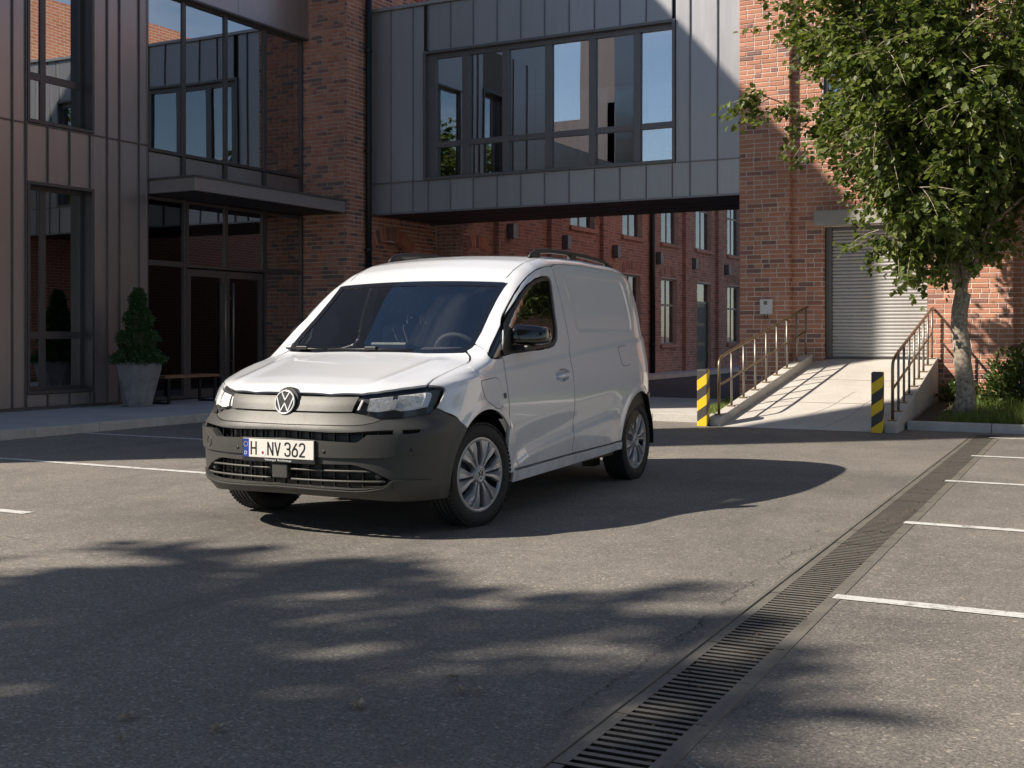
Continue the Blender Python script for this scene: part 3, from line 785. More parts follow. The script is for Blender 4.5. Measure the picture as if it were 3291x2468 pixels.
for a, b in zip(bx, bx[1:]):
    bpanel(a, b, BZ0, SZ)
    if b <= WX0+.11 and a < WX0: bpanel(a, min(b, WX0), SZ, BZ1)
    elif a >= WX1-.1: bpanel(max(a, WX1), b, SZ, BZ1)
    else:
        bpanel(a, b, WZ1, BZ1)
bpanel(WX1, -7.157, SZ, WZ1) if False else None
for x in bx[1:-1]:
    s0, s1 = (BZ0, BZ1)
    if WX0 < x < WX1:
        MB().box(x-.009, x+.009, BY0-.028, BY0+.01, BZ0, WZ0-.03).build('seam', 'seam_bridge', bridge, bevel=.002); MB().box(x-.009, x+.009, BY0-.028, BY0+.01, WZ1+.03, BZ1).build('seam', 'seam_bridge', bridge, bevel=.002)
    else: MB().box(x-.009, x+.009, BY0-.028, BY0+.01, BZ0, BZ1).build('seam', 'seam_bridge', bridge, bevel=.002)
for a, b in ((BX0, WX0), (WX1, BX1)): MB().box(a, b, BY0-.022, BY0+.01, SZ-.010, SZ+.010).build('ledge', 'seam_bridge', bridge, bevel=.002)
MB().box(BX0, BX1, BY0-.035, BY0+.02, BZ0-.02, BZ0+.012).build('drip_edge', 'seam_bridge', bridge, bevel=.002)
MB().box(BX0-.0, BX1, BY0-.06, BY1+.06, BZ1, BZ1+.06).build('roof_cap', 'clad_bridge', bridge, bevel=.004)
MB().box(BX0, BX0+.02, BY0-.03, BY0+.01, BZ0, BZ1).build('end_trim', 'seam_bridge', bridge)
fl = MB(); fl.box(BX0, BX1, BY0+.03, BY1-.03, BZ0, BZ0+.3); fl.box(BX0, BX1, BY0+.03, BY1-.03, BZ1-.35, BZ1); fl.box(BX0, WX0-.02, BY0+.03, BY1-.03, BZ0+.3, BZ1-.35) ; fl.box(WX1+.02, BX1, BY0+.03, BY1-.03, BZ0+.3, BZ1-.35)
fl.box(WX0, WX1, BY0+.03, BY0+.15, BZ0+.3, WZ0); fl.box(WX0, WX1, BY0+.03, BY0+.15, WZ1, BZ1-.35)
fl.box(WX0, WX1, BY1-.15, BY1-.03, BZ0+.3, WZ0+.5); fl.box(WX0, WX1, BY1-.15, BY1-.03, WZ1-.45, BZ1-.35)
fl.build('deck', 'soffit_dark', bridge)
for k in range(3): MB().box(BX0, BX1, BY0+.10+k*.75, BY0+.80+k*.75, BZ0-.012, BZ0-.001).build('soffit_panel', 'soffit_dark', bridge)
def bframe(y, s, mat='frame_bridge'):
    t = .05; mb = MB(); y0, y1 = (y-.045, y+.13)
    mb.box(WX0, WX0+t, y0, y1, WZ0, WZ1); mb.box(WX1-t, WX1, y0, y1, WZ0, WZ1); mb.box(WX0+t, WX1-t, y0, y1, WZ0, WZ0+t); mb.box(WX0+t, WX1-t, y0, y1, WZ1-t, WZ1)
    return mb.build('window_surround', mat, bridge, bevel=.004)
bframe(BY0, -1)
# glazing
gx = [(-11.949, -11.377), (-11.23, -10.524), (-10.389, -9.653), (-9.515, -8.789), (-8.66, -7.943), (-7.816, -7.232)]
yg = BY0+.09; ztr = 4.78
wb = MB(); wb.box(WX0+.05, gx[0][0], yg-.04, yg+.04, WZ0+.05, WZ1-.05); wb.box(gx[-1][1], WX1-.05, yg-.04, yg+.04, WZ0+.05, WZ1-.05)
wb.box(gx[0][0], gx[-1][1], yg-.04, yg+.04, WZ0+.05, 4.185); wb.box(gx[0][0], gx[-1][1], yg-.04, yg+.04, 6.40, WZ1-.05)
bw = wb.build('window', 'frame_bridge', bridge, bevel=.004)
for (a, b), (c, d) in zip(gx, gx[1:]): MB().box(b, c, yg-.045, yg+.04, 4.185, 6.40).build('mullion', 'frame_bridge', bw, bevel=.004)
for a, b in gx:
    MB().box(a, b, yg-.035, yg+.04, ztr-.052, ztr+.052).build('transom', 'frame_bridge', bw, bevel=.004)
    for c, d in ((4.185, ztr-.052), (ztr+.052, 6.40)):
        mb = MB(); mb.box(-(b-a)/2-.004, (b-a)/2+.004, -.004, .004, -(d-c)/2-.004, (d-c)/2+.004); o = mb.build('pane', 'clear_glass', bw); o.location = ((a+b)/2, yg+.01, (c+d)/2); o.rotation_euler = (rng.gauss(0, .0015), 0, rng.gauss(0, .0015))
# rear glazing of the bridge
rw = MB(); yr = BY1-.09
for x in np.linspace(WX0+.05, WX1-.05, 8): rw.box(x-.06, x+.06, yr-.03, yr+.03, WZ0+.5, WZ1-.45)
rw.box(WX0, WX1, yr-.03, yr+.03, WZ0+.5, WZ0+.58); rw.box(WX0, WX1, yr-.03, yr+.03, WZ1-.53, WZ1-.45)
rwo = rw.build('rear_window', 'frame_bridge', bridge)
MB().box(WX0, WX1, yr-.004, yr+.004, WZ0+.55, WZ1-.5).build('rear_pane', 'clear_glass', rwo)

# ------------------------------------------------------------------ right: brick warehouse with roller shutter
WY = 19.05; WX_ = -6.02
ware = empty('brick_warehouse', (0, 0, 0), 0, 'red brick warehouse with roller shutter at the right of the yard', 'building')
SH0, SH1, SHZ0, SHZ1 = -4.69, -3.075, .83, 2.93
W0, W1, WZa, WZb = -4.70, -3.08, 4.30, 6.16
PR_, P2 = -5.20, -1.866
core = MB(); ymid = WY+.13
core.box(WX_, PR_, WY+.006, 32, 0, 9.2); core.box(PR_, SH0, ymid+.006, 32, 0, 9.2); core.box(SH0, SH1, ymid+.006, 32, SHZ1, WZa); core.box(SH0, SH1, ymid+.006, 32, WZb, 9.2); core.box(SH0, SH1, ymid+.4, 32, 0, 9.2)
core.box(SH1, P2, WY+.006, 32, 0, 9.2); core.box(P2, 12, ymid+.006, 32, 0, 9.2); core.build('wall', 'mortar', ware)
MB().box(WX_-.01, WX_-.001, WY+.02, 32, 0, 9.2).build('side_wall', 'brick_tex', ware)
wbk = BrickSet(ware, 'brick_red')
wbk.wall(MX(WX_, WY), PR_-WX_, .1, 9.2); wbk.wall(MY(PR_, WY), .13, .1, 9.2)
wbk.wall(MX(PR_, ymid), SH1-PR_, .1, 9.2, [(SH0-PR_, SH1-PR_, 0, SHZ1), (W0-PR_, W1-PR_, WZa, WZb)])
wbk.wall(MX(SH1, WY), P2-SH1, .1, 9.2); wbk.wall(MY(P2, WY), .13, .1, 9.2)
wbk.wall(MX(P2, ymid), 6., .1, 7.5)
wbk.wall(MY(SH0, ymid), .22, .1, SHZ1); wbk.wall(Matrix(((0, 0, -1, SH1), (-1, 0, 0, ymid+.2), (0, 1, 0, 0), (0, 0, 0, 1))), .33, .1, SHZ1)
wbk.finish(300)
lint = MB(); lint.box(-4.80, -2.98, WY-.03, ymid+.10, 2.935, 3.165); lint.build('lintel', 'stone_lintel', ware, bevel=.008)
sh = empty('roller_shutter', (0, 0, 0)); sh.parent = ware
YS = ymid+.16
jm = MB(); jm.box(SH0+.005, SH0+.115, YS-.05, YS+.05, SHZ0, SHZ1); jm.build('guide_rail', 'frame_metal', sh, bevel=.004)
jm = MB(); jm.box(SH1-.045, SH1-.005, YS-.05, YS+.05, SHZ0, SHZ1); jm.build('guide_rail', 'frame_metal', sh, bevel=.004)
MB().box(SH0+.1, SH1-.04, YS-.02, YS+.06, SHZ1-.06, SHZ1).build('header_box', 'frame_metal', sh)
# curved slats sharing one mesh
sl = MB(); hs = .0552; prof = [(.0, 0.), (-.004, .003), (-.013, .010), (-.019, .020), (-.020, .030), (-.016, .042), (-.006, .050), (0., .0545)]
L_ = SH1-SH0-.15
sl.add([(x, y, z) for x in (0, L_) for y, z in prof], [(i, i+8, i+9, i+1) for i in range(7)]); slm = sl.mesh('slat'); slm.materials.append(MATS['shutter_metal']); slm.polygons.foreach_set('use_smooth', [True]*len(slm.polygons))
z = SHZ0+.02
while z < SHZ1-.07:
    o = link('slat', slm, sh); o.location = (SH0+.11, YS, z); z += hs
MB().box(SH0+.11, SH1-.045, YS-.025, YS+.02, SHZ0-.005, SHZ0+.02).build('bottom_bar', 'frame_metal', sh)
# upper window
uwm = MB(); uwm.box(W0, W0+.07, ymid+.05, ymid+.13, WZa, WZb); uwm.box(W1-.07, W1, ymid+.05, ymid+.13, WZa, WZb); uwm.box(W0+.07, W1-.07, ymid+.05, ymid+.13, WZa, WZa+.07); uwm.box(W0+.07, W1-.07, ymid+.05, ymid+.13, WZb-.07, WZb); uwm.box(-3.93, -3.85, ymid+.05, ymid+.13, WZa+.07, WZb-.07)
uw = uwm.build('window', 'frame_metal', ware, bevel=.004)
for a, b in ((W0+.07, -3.93), (-3.85, W1-.07)): MB().box(a, b, ymid+.085, ymid+.093, WZa+.07, WZb-.07).build('pane', 'win_glass', uw)
MB().box(W0-.05, W1+.05, ymid-.05, ymid+.1, WZa-.08, WZa-.002).build('window_sill', 'brick_red', uw, bevel=.006)
MB().box(W0, W1, ymid+.35, ymid+.38, WZa, WZb).build('blind', 'interior_dark', uw)
# meter box
mt = empty('meter_box', (-5.56, WY, 1.66), 0, 'white meter box with a small display on the brick wall', 'meter')
MB().box(-.10, .10, -.085, -.012, -.12, .12).build('housing', 'white_box', mt, bevel=.006)
MB().box(-.035, .025, -.0875, -.0855, .03, .09).build('display', 'screen_grey', mt)
for dx in (-.03, .02): MB().tube([(dx, -.05, -.12), (dx, -.05, -.17), (dx+.01, -.02, -.2)], .006, 6).build('cable', 'pipe_black', mt)
# ------------------------------------------------------------------ loading ramp with kerbs
ramp_o = empty('loading_ramp', (0, 0, 0), 0, 'pale concrete ramp with low side kerbs rising to the roller shutter', 'ramp')
RY0, RY1, RZ = 15.22, 19.17, .83
def rx(t, s): return (-5.07+.26*t) if s < 0 else (-2.965-.11*t)
mb = MB()
mb.add([(rx(0, -1), RY0, .004), (rx(0, 1), RY0, .004), (rx(1, 1), RY1+.2, RZ), (rx(1, -1), RY1+.2, RZ), (rx(0, -1), RY0, -.1), (rx(0, 1), RY0, -.1), (rx(1, 1), RY1+.2, -.1), (rx(1, -1), RY1+.2, -.1)],
       [(0, 1, 2, 3), (4, 5, 1, 0), (5, 6, 2, 1), (6, 7, 3, 2), (7, 4, 0, 3)])
mb.build('ramp_slab', 'ramp_concrete', ramp_o)
def kerb(s, z0=.115, z1=.905, wd=.155):
    a0 = rx(0, s); a1 = rx(.965, s); b0 = a0+s*wd; b1 = a1+s*wd; y1 = 19.04
    vs = [(a0, RY0-.03, -.1), (b0, RY0-.03, -.1), (b1, y1, -.1), (a1, y1, -.1), (a0, RY0-.03, z0), (b0, RY0-.03, z0), (b1, y1, z1), (a1, y1, z1)]
    mb = MB(); mb.add(vs, [(0, 1, 5, 4), (1, 2, 6, 5), (2, 3, 7, 6), (3, 0, 4, 7), (4, 5, 6, 7)]); o = mb.build('side_kerb', 'ramp_concrete', ramp_o, bevel=.012); fixn(o)
kerb(-1); kerb(1, z1=.87)
def rz_(y): return .004+(RZ-.004)*(y-RY0)/(RY1+.2-RY0)
for y in (16.55, 17.9):
    t = (y-RY0)/(RY1+.2-RY0); mb = MB(); mb.add([(rx(t, -1)+.01, y, rz_(y)+.002), (rx(t, 1)-.01, y, rz_(y)+.002), (rx(t, 1)-.01, y+.010, rz_(y+.010)+.002), (rx(t, -1)+.01, y+.010, rz_(y+.010)+.002)], [(0, 1, 2, 3)]); mb.build('joint', 'joint_dark', ramp_o)
for x0, x1, y0, y1 in ((-3.75, -3.35, 15.3, 17.0), (-4.1, -3.7, 15.9, 17.2)):
    mb = MB(); k = 16; vs = []
    for i in range(k+1):
        f = i/k; x = x0+(x1-x0)*f+.05*math.sin(f*5)+rng.gauss(0, .006); yy = y0+(y1-y0)*f; vs += [(x-.003, yy, rz_(yy)+.002), (x+.003, yy, rz_(yy)+.002)]
    mb.add(vs, [(2*i, 2*i+1, 2*i+3, 2*i+2) for i in range(k)]); mb.build('crack', 'joint_dark', ramp_o)
def kz(y, z1): return .115+(z1-.115)*(y-(RY0-.03))/(19.04-(RY0-.03))
simple('rail_bronze', (.30, .22, .13), .35, metal=.8, var=.15)
def railing(s, z1, label, n_=9):
    r = empty('handrail', (0, 0, 0), 0, label, 'railing', 'ramp handrails')
    ys = np.linspace(RY0+.13, 18.93, n_); H = .735
    def px(y): t = (y-RY0)/(RY1-RY0); return rx(t, s)+s*.075
    P = [Vector((px(y), y, kz(y, z1))) for y in ys]
    # bent first post and top rail in one tube
    top = [P[0], P[0]+Vector((0, 0, H-.10)), P[0]+Vector((0, .012, H-.045)), P[0]+Vector((0, .05, H)), P[0]+Vector((0, .12, H+.035))]
    top += [q+Vector((0, 0, H+.02)) for q in P[1:]]+[P[-1]+Vector((0, .10, H+.03))]
    MB().tube(top, .020, 10).build('top_rail', 'rail_bronze', r, smooth=True)
    MB().tube([P[0]+Vector((0, 0, H*.52))]+[q+Vector((0, 0, H*.52)) for q in P[1:]], .0155, 8).build('mid_rail', 'rail_bronze', r, smooth=True)
    for i, q in enumerate(P):
        if i: MB().tube([q, q+Vector((0, 0, H+.01))], .0165, 8).build('post', 'steel_tube', r, smooth=True)
        MB().box(q.x-.05, q.x+.05, q.y-.05, q.y+.05, q.z-.012, q.z+.010).build('foot_plate', 'rail_bronze', r, bevel=.002)
    return r
railing(-1, .905, 'metal handrail on the left kerb of the ramp')
railing(1, .87, 'metal handrail on the right kerb of the ramp')
# bollards with diagonal stripes
def stripe_mat():
    m, n, l, b = new_mat('stripe_paint')
    ge = N(n, 'ShaderNodeTexCoord'); sx = N(n, 'ShaderNodeSeparateXYZ'); l.new(ge.outputs['Object'], sx.inputs[0])
    ad = N(n, 'ShaderNodeMath', operation='ADD'); l.new(sx.outputs[0], ad.inputs[0]); l.new(sx.outputs[1], ad.inputs[1])
    sc = N(n, 'ShaderNodeMath', operation='MULTIPLY'); sc.inputs[1].default_value = -.72; l.new(ad.outputs[0], sc.inputs[0])
    a2 = N(n, 'ShaderNodeMath', operation='ADD'); l.new(sc.outputs[0], a2.inputs[0]); l.new(sx.outputs[2], a2.inputs[1])
    a3 = N(n, 'ShaderNodeMath', operation='MULTIPLY_ADD'); a3.inputs[1].default_value = 1/.272; a3.inputs[2].default_value = .42; l.new(a2.outputs[0], a3.inputs[0])
    fr = N(n, 'ShaderNodeMath', operation='FRACT'); l.new(a3.outputs[0], fr.inputs[0])
    gt = N(n, 'ShaderNodeMath', operation='GREATER_THAN'); gt.inputs[1].default_value = .5; l.new(fr.outputs[0], gt.inputs[0])
    t = noise(n, l, 18, 6, .7); rr = ramp(n, [(.62, (0, 0, 0)), (.74, (.6, .6, .6))]); l.new(t.outputs[0], rr.inputs[0])
    c = mixc(n, l, gt.outputs[0], (.06, .056, .052), (.85, .56, .02)); c = mixc(n, l, rr.outputs[0], c, (.20, .16, .09))
    l.new(c, b.inputs['Base Color']); b.inputs['Roughness'].default_value = .5
    MATS['stripe_paint'] = m
stripe_mat()
for x, y, lab in ((-5.272, 15.12, 'yellow and black striped bollard left of the ramp'), (-3.022, 15.09, 'yellow and black striped bollard at the right foot of the ramp')):
    t = empty('bollard', (x, y, 0), R(3), lab, 'bollard', 'striped bollards at the ramp')
    MB().box(-.068, .068, -.068, .068, -.02, .745).build('post', 'stripe_paint', t, bevel=.008)
    MB().box(-.060, .060, -.060, .060, .745, .752).build('cap', 'stripe_paint', t, bevel=.003)
    MB().box(-.085, .085, -.085, .085, -.01, .008).build('base_plate', 'gutter_steel', t, bevel=.002)
# ------------------------------------------------------------------ planter, bench
concrete_mat('planter_concrete', (.20, .20, .205), (.34, .34, .34), 5., .85, False)
pl = empty('planter', (-13.72, 13.42, PZ), R(10), 'faceted grey concrete planter beside the bench', 'planter')
mb = MB(); n_ = 7
def ring(r, z, ph): return [(r*math.cos(2*math.pi*k/n_+ph), r*math.sin(2*math.pi*k/n_+ph), z) for k in range(n_)]
vs = ring(.215, 0, .2)+ring(.345, .58, .2+math.pi/n_)+ring(.355, .68, .2+math.pi/n_)+ring(.315, .68, .2+math.pi/n_)+ring(.30, .60, .2+math.pi/n_)
fs = [tuple(range(n_))[::-1]]
for k in range(n_):
    fs += [(k, (k+1) % n_, n_+k), ((k+1) % n_, n_+(k+1) % n_, n_+k)]
for lv in (1, 2, 3):
    for k in range(n_): fs.append((lv*n_+k, lv*n_+(k+1) % n_, (lv+1)*n_+(k+1) % n_, (lv+1)*n_+k))
fs.append(tuple(4*n_+k for k in range(n_)))
mb.add(vs, fs); o = mb.build('pot', 'planter_concrete', pl, bevel=.008); fixn(o)
mb = MB(); mb.lathe([(0, .635), (.15, .64), (.30, .615)], 16); mb.build('soil', 'soil', pl)
bench = empty('bench', (-13.90, 14.60, PZ), 0, 'low wooden bench with black metal frame legs beside the planter', 'bench')
simple('bench_wood', (.24, .13, .07), .55, var=.25, scale=5, bmp=.3, bscale=30)
for k in range(4): MB().box(-.19+k*.097, -.19+k*.097+.09, -.62, .62, .405, .45).build('slat', 'bench_wood', bench, bevel=.006)
for y in (-.55, .50):
    for x in (-.175, .155): MB().box(x, x+.03, y, y+.05, 0, .404).build('leg', 'pipe_black', bench, bevel=.003)
    MB().box(-.145, .155, y+.002, y+.048, .0, .03).build('foot_bar', 'pipe_black', bench); MB().box(-.145, .155, y+.002, y+.048, .37, .404).build('cross_bar', 'pipe_black', bench)
# ------------------------------------------------------------------ foliage
def leaf_mat(name, lo, hi, trans=.35, rough=.45):
    m, n, l, b = new_mat(name)
    ge = N(n, 'ShaderNodeNewGeometry'); r = ramp(n, [(0, lo), (.6, tuple((a+c)/2 for a, c in zip(lo, hi))), (1, hi)]); l.new(ge.outputs['Random Per Island'], r.inputs[0])
    l.new(r.outputs[0], b.inputs['Base Color']); b.inputs['Roughness'].default_value = rough
    tr = N(n, 'ShaderNodeBsdfTranslucent'); mx = N(n, 'ShaderNodeMixShader'); mx.inputs[0].default_value = trans
    c2 = mixc(n, l, .5, r.outputs[0], (.22, .30, .03)); l.new(c2, tr.inputs[0])
    l.new(b.outputs[0], mx.inputs[1]); l.new(tr.outputs[0], mx.inputs[2]); l.new(mx.outputs[0], n['Material Output'].inputs[0])
    MATS[name] = m
leaf_mat('leaf_green', (.045, .078, .016), (.21, .255, .058), .40)
leaf_mat('leaf_dark', (.035, .070, .018), (.10, .15, .035), .25)
leaf_mat('conifer_green', (.03, .085, .028), (.085, .165, .055), .15, .6)
leaf_mat('grass_green', (.075, .13, .02), (.22, .28, .06), .3, .6)
simple('bark', (.30, .255, .205), .9, var=.62, scale=22, bmp=1., bscale=34)
def leaf_shape(kind):
    if kind == 'maple':
        p = [(0, 0), (.26, .06), (.46, .20), (.38, .36), (.52, .56), (.28, .66), (.18, .82), (0, 1.0)]
        p = p+[(-x, y) for x, y in p[1:-1][::-1]]
    else: p = [(0, 0), (.28, .35), (.22, .7), (0, 1.), (-.22, .7), (-.28, .35)]
    return p
class LeafMesh:
    def __init__(s, kind): s.p = leaf_shape(kind); s.v = []; s.f = []
    def add(s, pos, size, d, nrm, r):
        d = d.normalized(); side = d.cross(nrm)
        if side.length < 1e-4: side = d.orthogonal()
        side.normalize(); nn = side.cross(d); o = len(s.v); cu = r.uniform(-.25, .12); fo = r.uniform(.0, .35)
        for x, y in s.p: s.v.append(tuple(pos+(side*x*.9+d*y+nn*(cu*y*y+fo*abs(x)))*size))
        k = len(s.p); m = k//2
        s.f.append(tuple(o+i for i in range(0, m+1))); s.f.append(tuple([o]+[o+i for i in range(m, k)]))
    def build(s, name, mat, parent):
        me = bpy.data.meshes.new(name); me.from_pydata(s.v, [], s.f); me.update(); me.materials.append(MATS[mat]); o = link(name, me, parent); o['kind'] = 'stuff'; return o
def bez(a, b, c, n_): return [a*(1-t)**2+b*2*t*(1-t)+c*t*t for t in [i/(n_-1) for i in range(n_)]]
def make_tree(name, base, label, trunk_h, trunk_r, crown_c, crown_r, nbr, ntw, lpt, lsize, mat, seed, flat=.85, low=None, kind='maple', bark='bark', grp=None):
    r = random.Random(seed); t = empty(name, base, 0, label, 'tree', grp); B = Vector((0, 0, 0))
    path = [B+Vector((r.uniform(-.02, .02)+.03*math.sin(i*.9), r.uniform(-.02, .02), trunk_h*i/7-.05*(i == 0))) for i in range(8)]
    rad = [trunk_r*(1.45 if i == 0 else 1.12 if i == 1 else 1-.018*i) for i in range(8)]
    mb = MB(); mb.tube(path, rad, 16); trunk = mb.build('trunk', bark, t, smooth=True)
    fork = path[-1]; C_ = Vector(crown_c)-Vector(base); Rr = Vector(crown_r)
    br = MB(); lm = LeafMesh(kind)
    ends = []
    for k in range(nbr):
        # target in the crown ellipsoid, biased to the shell
        while True:
            q = Vector((r.uniform(-1, 1), r.uniform(-1, 1), r.uniform(-1, 1)))
            if .3 < q.length < 1: break
        q = q.normalized()*r.uniform(.55, 1.04)
        T = C_+Vector((q.x*Rr.x, q.y*Rr.y, q.z*Rr.z))
        if low is not None and T.z < low: T.z = low+r.uniform(0, .4)
        st = fork.lerp(C_, r.uniform(-.02, .45)) if k > 5 else fork-Vector((0, 0, r.uniform(0, .15)))
        mid = st.lerp(T, .5)+Vector((r.uniform(-.25, .25), r.uniform(-.25, .25), r.uniform(.05, .5)))
        pts = bez(st, mid, T, 7); r0 = (trunk_r*.42 if k < 6 else trunk_r*r.uniform(.10, .24))
        br.tube(pts, [r0*(1-.13*i) for i in range(7)], 7, caps=False)
        # twigs
        for _ in range(ntw):
            a = r.uniform(.35, 1.); i = min(5, int(a*6)); p = pts[i].lerp(pts[i+1], a*6-i if a < 1 else .99)
            out = (p-C_); out = out.normalized() if out.length > .1 else Vector((0, 0, 1))
            d = (out*.7+Vector((r.gauss(0, .65), r.gauss(0, .65), r.gauss(-.05, .30)))).normalized(); L = r.uniform(.25, .75)*Rr.x/3
            tw = bez(p, p+d*L*.5+Vector((0, 0, .05)), p+d*L+Vector((0, 0, -.12*L)), 4)
            br.tube(tw, [.008, .006, .004, .002], 4, caps=False)
            for m in range(lpt):
                s_ = r.uniform(.15, 1.05); pp = tw[0].lerp(tw[-1], s_)+Vector((r.gauss(0, .06), r.gauss(0, .06), r.gauss(0, .04)))*Rr.x/3
                ld = (d*.5+Vector((r.gauss(0, .6), r.gauss(0, .6), r.gauss(-.35, .4))))
                lm.add(pp, lsize*r.uniform(.6, 1.15), ld, Vector((r.gauss(0, .45), r.gauss(0, .45), 1)).normalized(), r)
    br.build('branches', bark, t, smooth=True)
    lm.build('crown', mat, t)
    return t
tree = make_tree('maple_tree', (-2.28, 16.90, .14), 'leafy maple tree with pale trunk in front of the brick warehouse', 1.62, .118, (-2.10, 16.75, 5.20), (3.0, 1.9, 3.0), 128, 22, 22, .100, 'leaf_green', 11, low=2.25)
# shrub at the right edge
def shrub(name, base, rx_, rz_, n_, label, mat, cat, kind='oval', ls=.06, seed=3, cone=False):
    r = random.Random(seed); t = empty(name, base, 0, label, cat); lm = LeafMesh(kind); br = MB()
    for k in range(n_):
        if cone:
            h = r.random()**1.35; w_ = rx_*(1-h)**.75*(.88+.22*math.sin(h*22+r.random()))+.02; a = r.uniform(0, 6.283); rr_ = w_*r.uniform(.55, 1.05)
            p = Vector((rr_*math.cos(a), rr_*math.sin(a), .0+h*rz_)); out = Vector((math.cos(a), math.sin(a), .55))
        else:
            q = Vector((r.gauss(0, 1), r.gauss(0, 1), r.gauss(0, 1))).normalized()*r.uniform(.5, 1.02); q.z = abs(q.z)
            lump = 1+.18*math.sin(q.x*7+seed)*math.cos(q.y*6); p = Vector((q.x*rx_*lump, q.y*rx_*lump, q.z*rz_*lump)); out = q
        for m in range(5 if cone else 3):
            d = (out*.8+Vector((r.gauss(0, .5), r.gauss(0, .5), r.gauss(.15, .45)))); lm.add(p+Vector((r.gauss(0, .015), r.gauss(0, .015), r.gauss(0, .015))), ls*r.uniform(.6, 1.2), d, Vector((r.gauss(0, .6), r.gauss(0, .6), 1)), r)
        if k % 12 == 0: br.tube([Vector((0, 0, -.02 if cone else 0)), p*.5+Vector((0, 0, .05)), p], [.012, .008, .003], 5, caps=False)
    br.build('stem', 'bark', t, smooth=True); lm.build('foliage', mat, t); return t
shrub('shrub', (-1.62, 18.1, bed_z(0, 18.1)), .62, .78, 1500, 'dense dark green shrub against the wall at the right edge', 'leaf_dark', 'shrub', ls=.075, seed=5)
shrub('shrub', (-2.55, 18.55, bed_z(0, 18.5)), .30, .30, 320, 'small low shrub behind the tree trunk by the ramp wall', 'leaf_dark', 'shrub', ls=.06, seed=8)
con = shrub('conifer', (-13.72, 13.42, PZ+.66), .36, 1.12, 2100, 'small cone shaped conifer growing in the concrete planter', 'conifer_green', 'conifer', ls=.05, seed=4, cone=True)
# grass
def grass(name, n_, f, label, hmin, hmax, seed):
    r = random.Random(seed); mb = MB(); vs = []; fs = []
    for k in range(n_):
        q = f(r)
        if q is None: continue
        x, y, z, s_ = q; h = r.uniform(hmin, hmax)*s_; a = r.uniform(0, 6.28); w_ = r.uniform(.0025, .005); le = r.uniform(.1, .6)*h; b_ = r.uniform(0, 6.28)
        dx, dy = math.cos(a)*w_, math.sin(a)*w_; lx, ly = math.cos(b_)*le, math.sin(b_)*le; o = len(vs)
        vs += [(x-dx, y-dy, z), (x+dx, y+dy, z), (x+dx*.7+lx*.35, y+dy*.7+ly*.35, z+h*.6), (x-dx*.7+lx*.35, y-dy*.7+ly*.35, z+h*.6), (x+lx, y+ly, z+h)]
        fs += [(o, o+1, o+2, o+3), (o+3, o+2, o+4)]
    mb.add(vs, fs); ob = mb.build(name, 'grass_green'); stuff(ob, label, 'grass'); return ob
def g1(r):
    x = r.uniform(-2.5, 2.5); y = 15.93+3.0*r.random()**1.3
    return (x, y, bed_z(x, y)-.01, .6+.6*(math.sin(x*3.1)*.5+.5))
grass('grass', 15000, g1, 'uneven green grass in the bed around the tree', .06, .22, 21)
def g2(r):
    a, b = r.random(), r.random()
    x = -5.35-1.0*a; y = 15.97+3.6*b
    if x < -5.6-.75*(b): return None
    return (x, y, PZ-.01, 1.)
grass('grass', 7000, g2, 'small patch of grass on the island left of the ramp', .05, .11, 22)
# trees behind the photographer that throw the shade in the foreground
SH = 1.235
def shade_tree(tx, ty, z, rad, nb, nt_, nl, ls, lab, seed):
    x, y = tx-SH*z*SUN_DIR.x, ty-SH*z*SUN_DIR.y
    make_tree('shade_tree', (x, y, 0), lab, z*.5, .2, (x, y, z), rad, nb, nt_, nl, ls, 'leaf_green', seed, kind='oval', grp='trees behind the viewpoint')
shade_tree(-3.9, 2.35, 9.6, (3.1, 3.0, 1.7), 132, 15, 17, .27, 'tall tree behind the viewpoint whose crown shades the lower left of the yard', 31)
shade_tree(.5, .1, 9.0, (2.2, 2.2, 1.4), 84, 15, 17, .28, 'tall tree behind the viewpoint whose crown shades the lower right of the yard', 32)
# trees across the yard, mirrored in the van's flank
src_tree = [o for o in bpy.data.objects if o.name.startswith('shade_tree')][0]
for i, (x, y, s, lab) in enumerate(((11., 3., .72, 'nearest of three trees standing across the yard from the van'), (12.5, 9.5, .8, 'middle one of three trees standing across the yard from the van'), (10.5, 16.5, .7, 'farthest of three trees standing across the yard from the van'))):
    c = copy_tree(src_tree); c.location = (x, y, 0); c.scale = (s, s, s); c.rotation_euler = (0, 0, 1.3*i+.4); c['label'] = lab; c['group'] = 'trees across the yard'
# unseen trees added over and behind the viewpoint to block open sky
for i, (x, y, s, lab) in enumerate(((1.2, .6, .80, 'unseen tree added to block the sky straight above the viewpoint'), (-2.6, -3.2, .86, 'unseen tree added to block sky just behind the viewpoint on its left'), (4.6, -3.0, .86, 'unseen tree added to block sky just behind the viewpoint on its right'), (-7.5, -9.5, .9, 'unseen tree added to block sky far behind the viewpoint on its left'))):
    c = copy_tree(src_tree); c.location = (x+1.6, y-1.2, 0) if i == 0 else (x, y, 0); c.scale = (s*1.15, s*1.15, s); c.rotation_euler = (0, 0, 2.1*i+.9); c['label'] = lab; c['group'] = 'unseen trees added to block open sky'
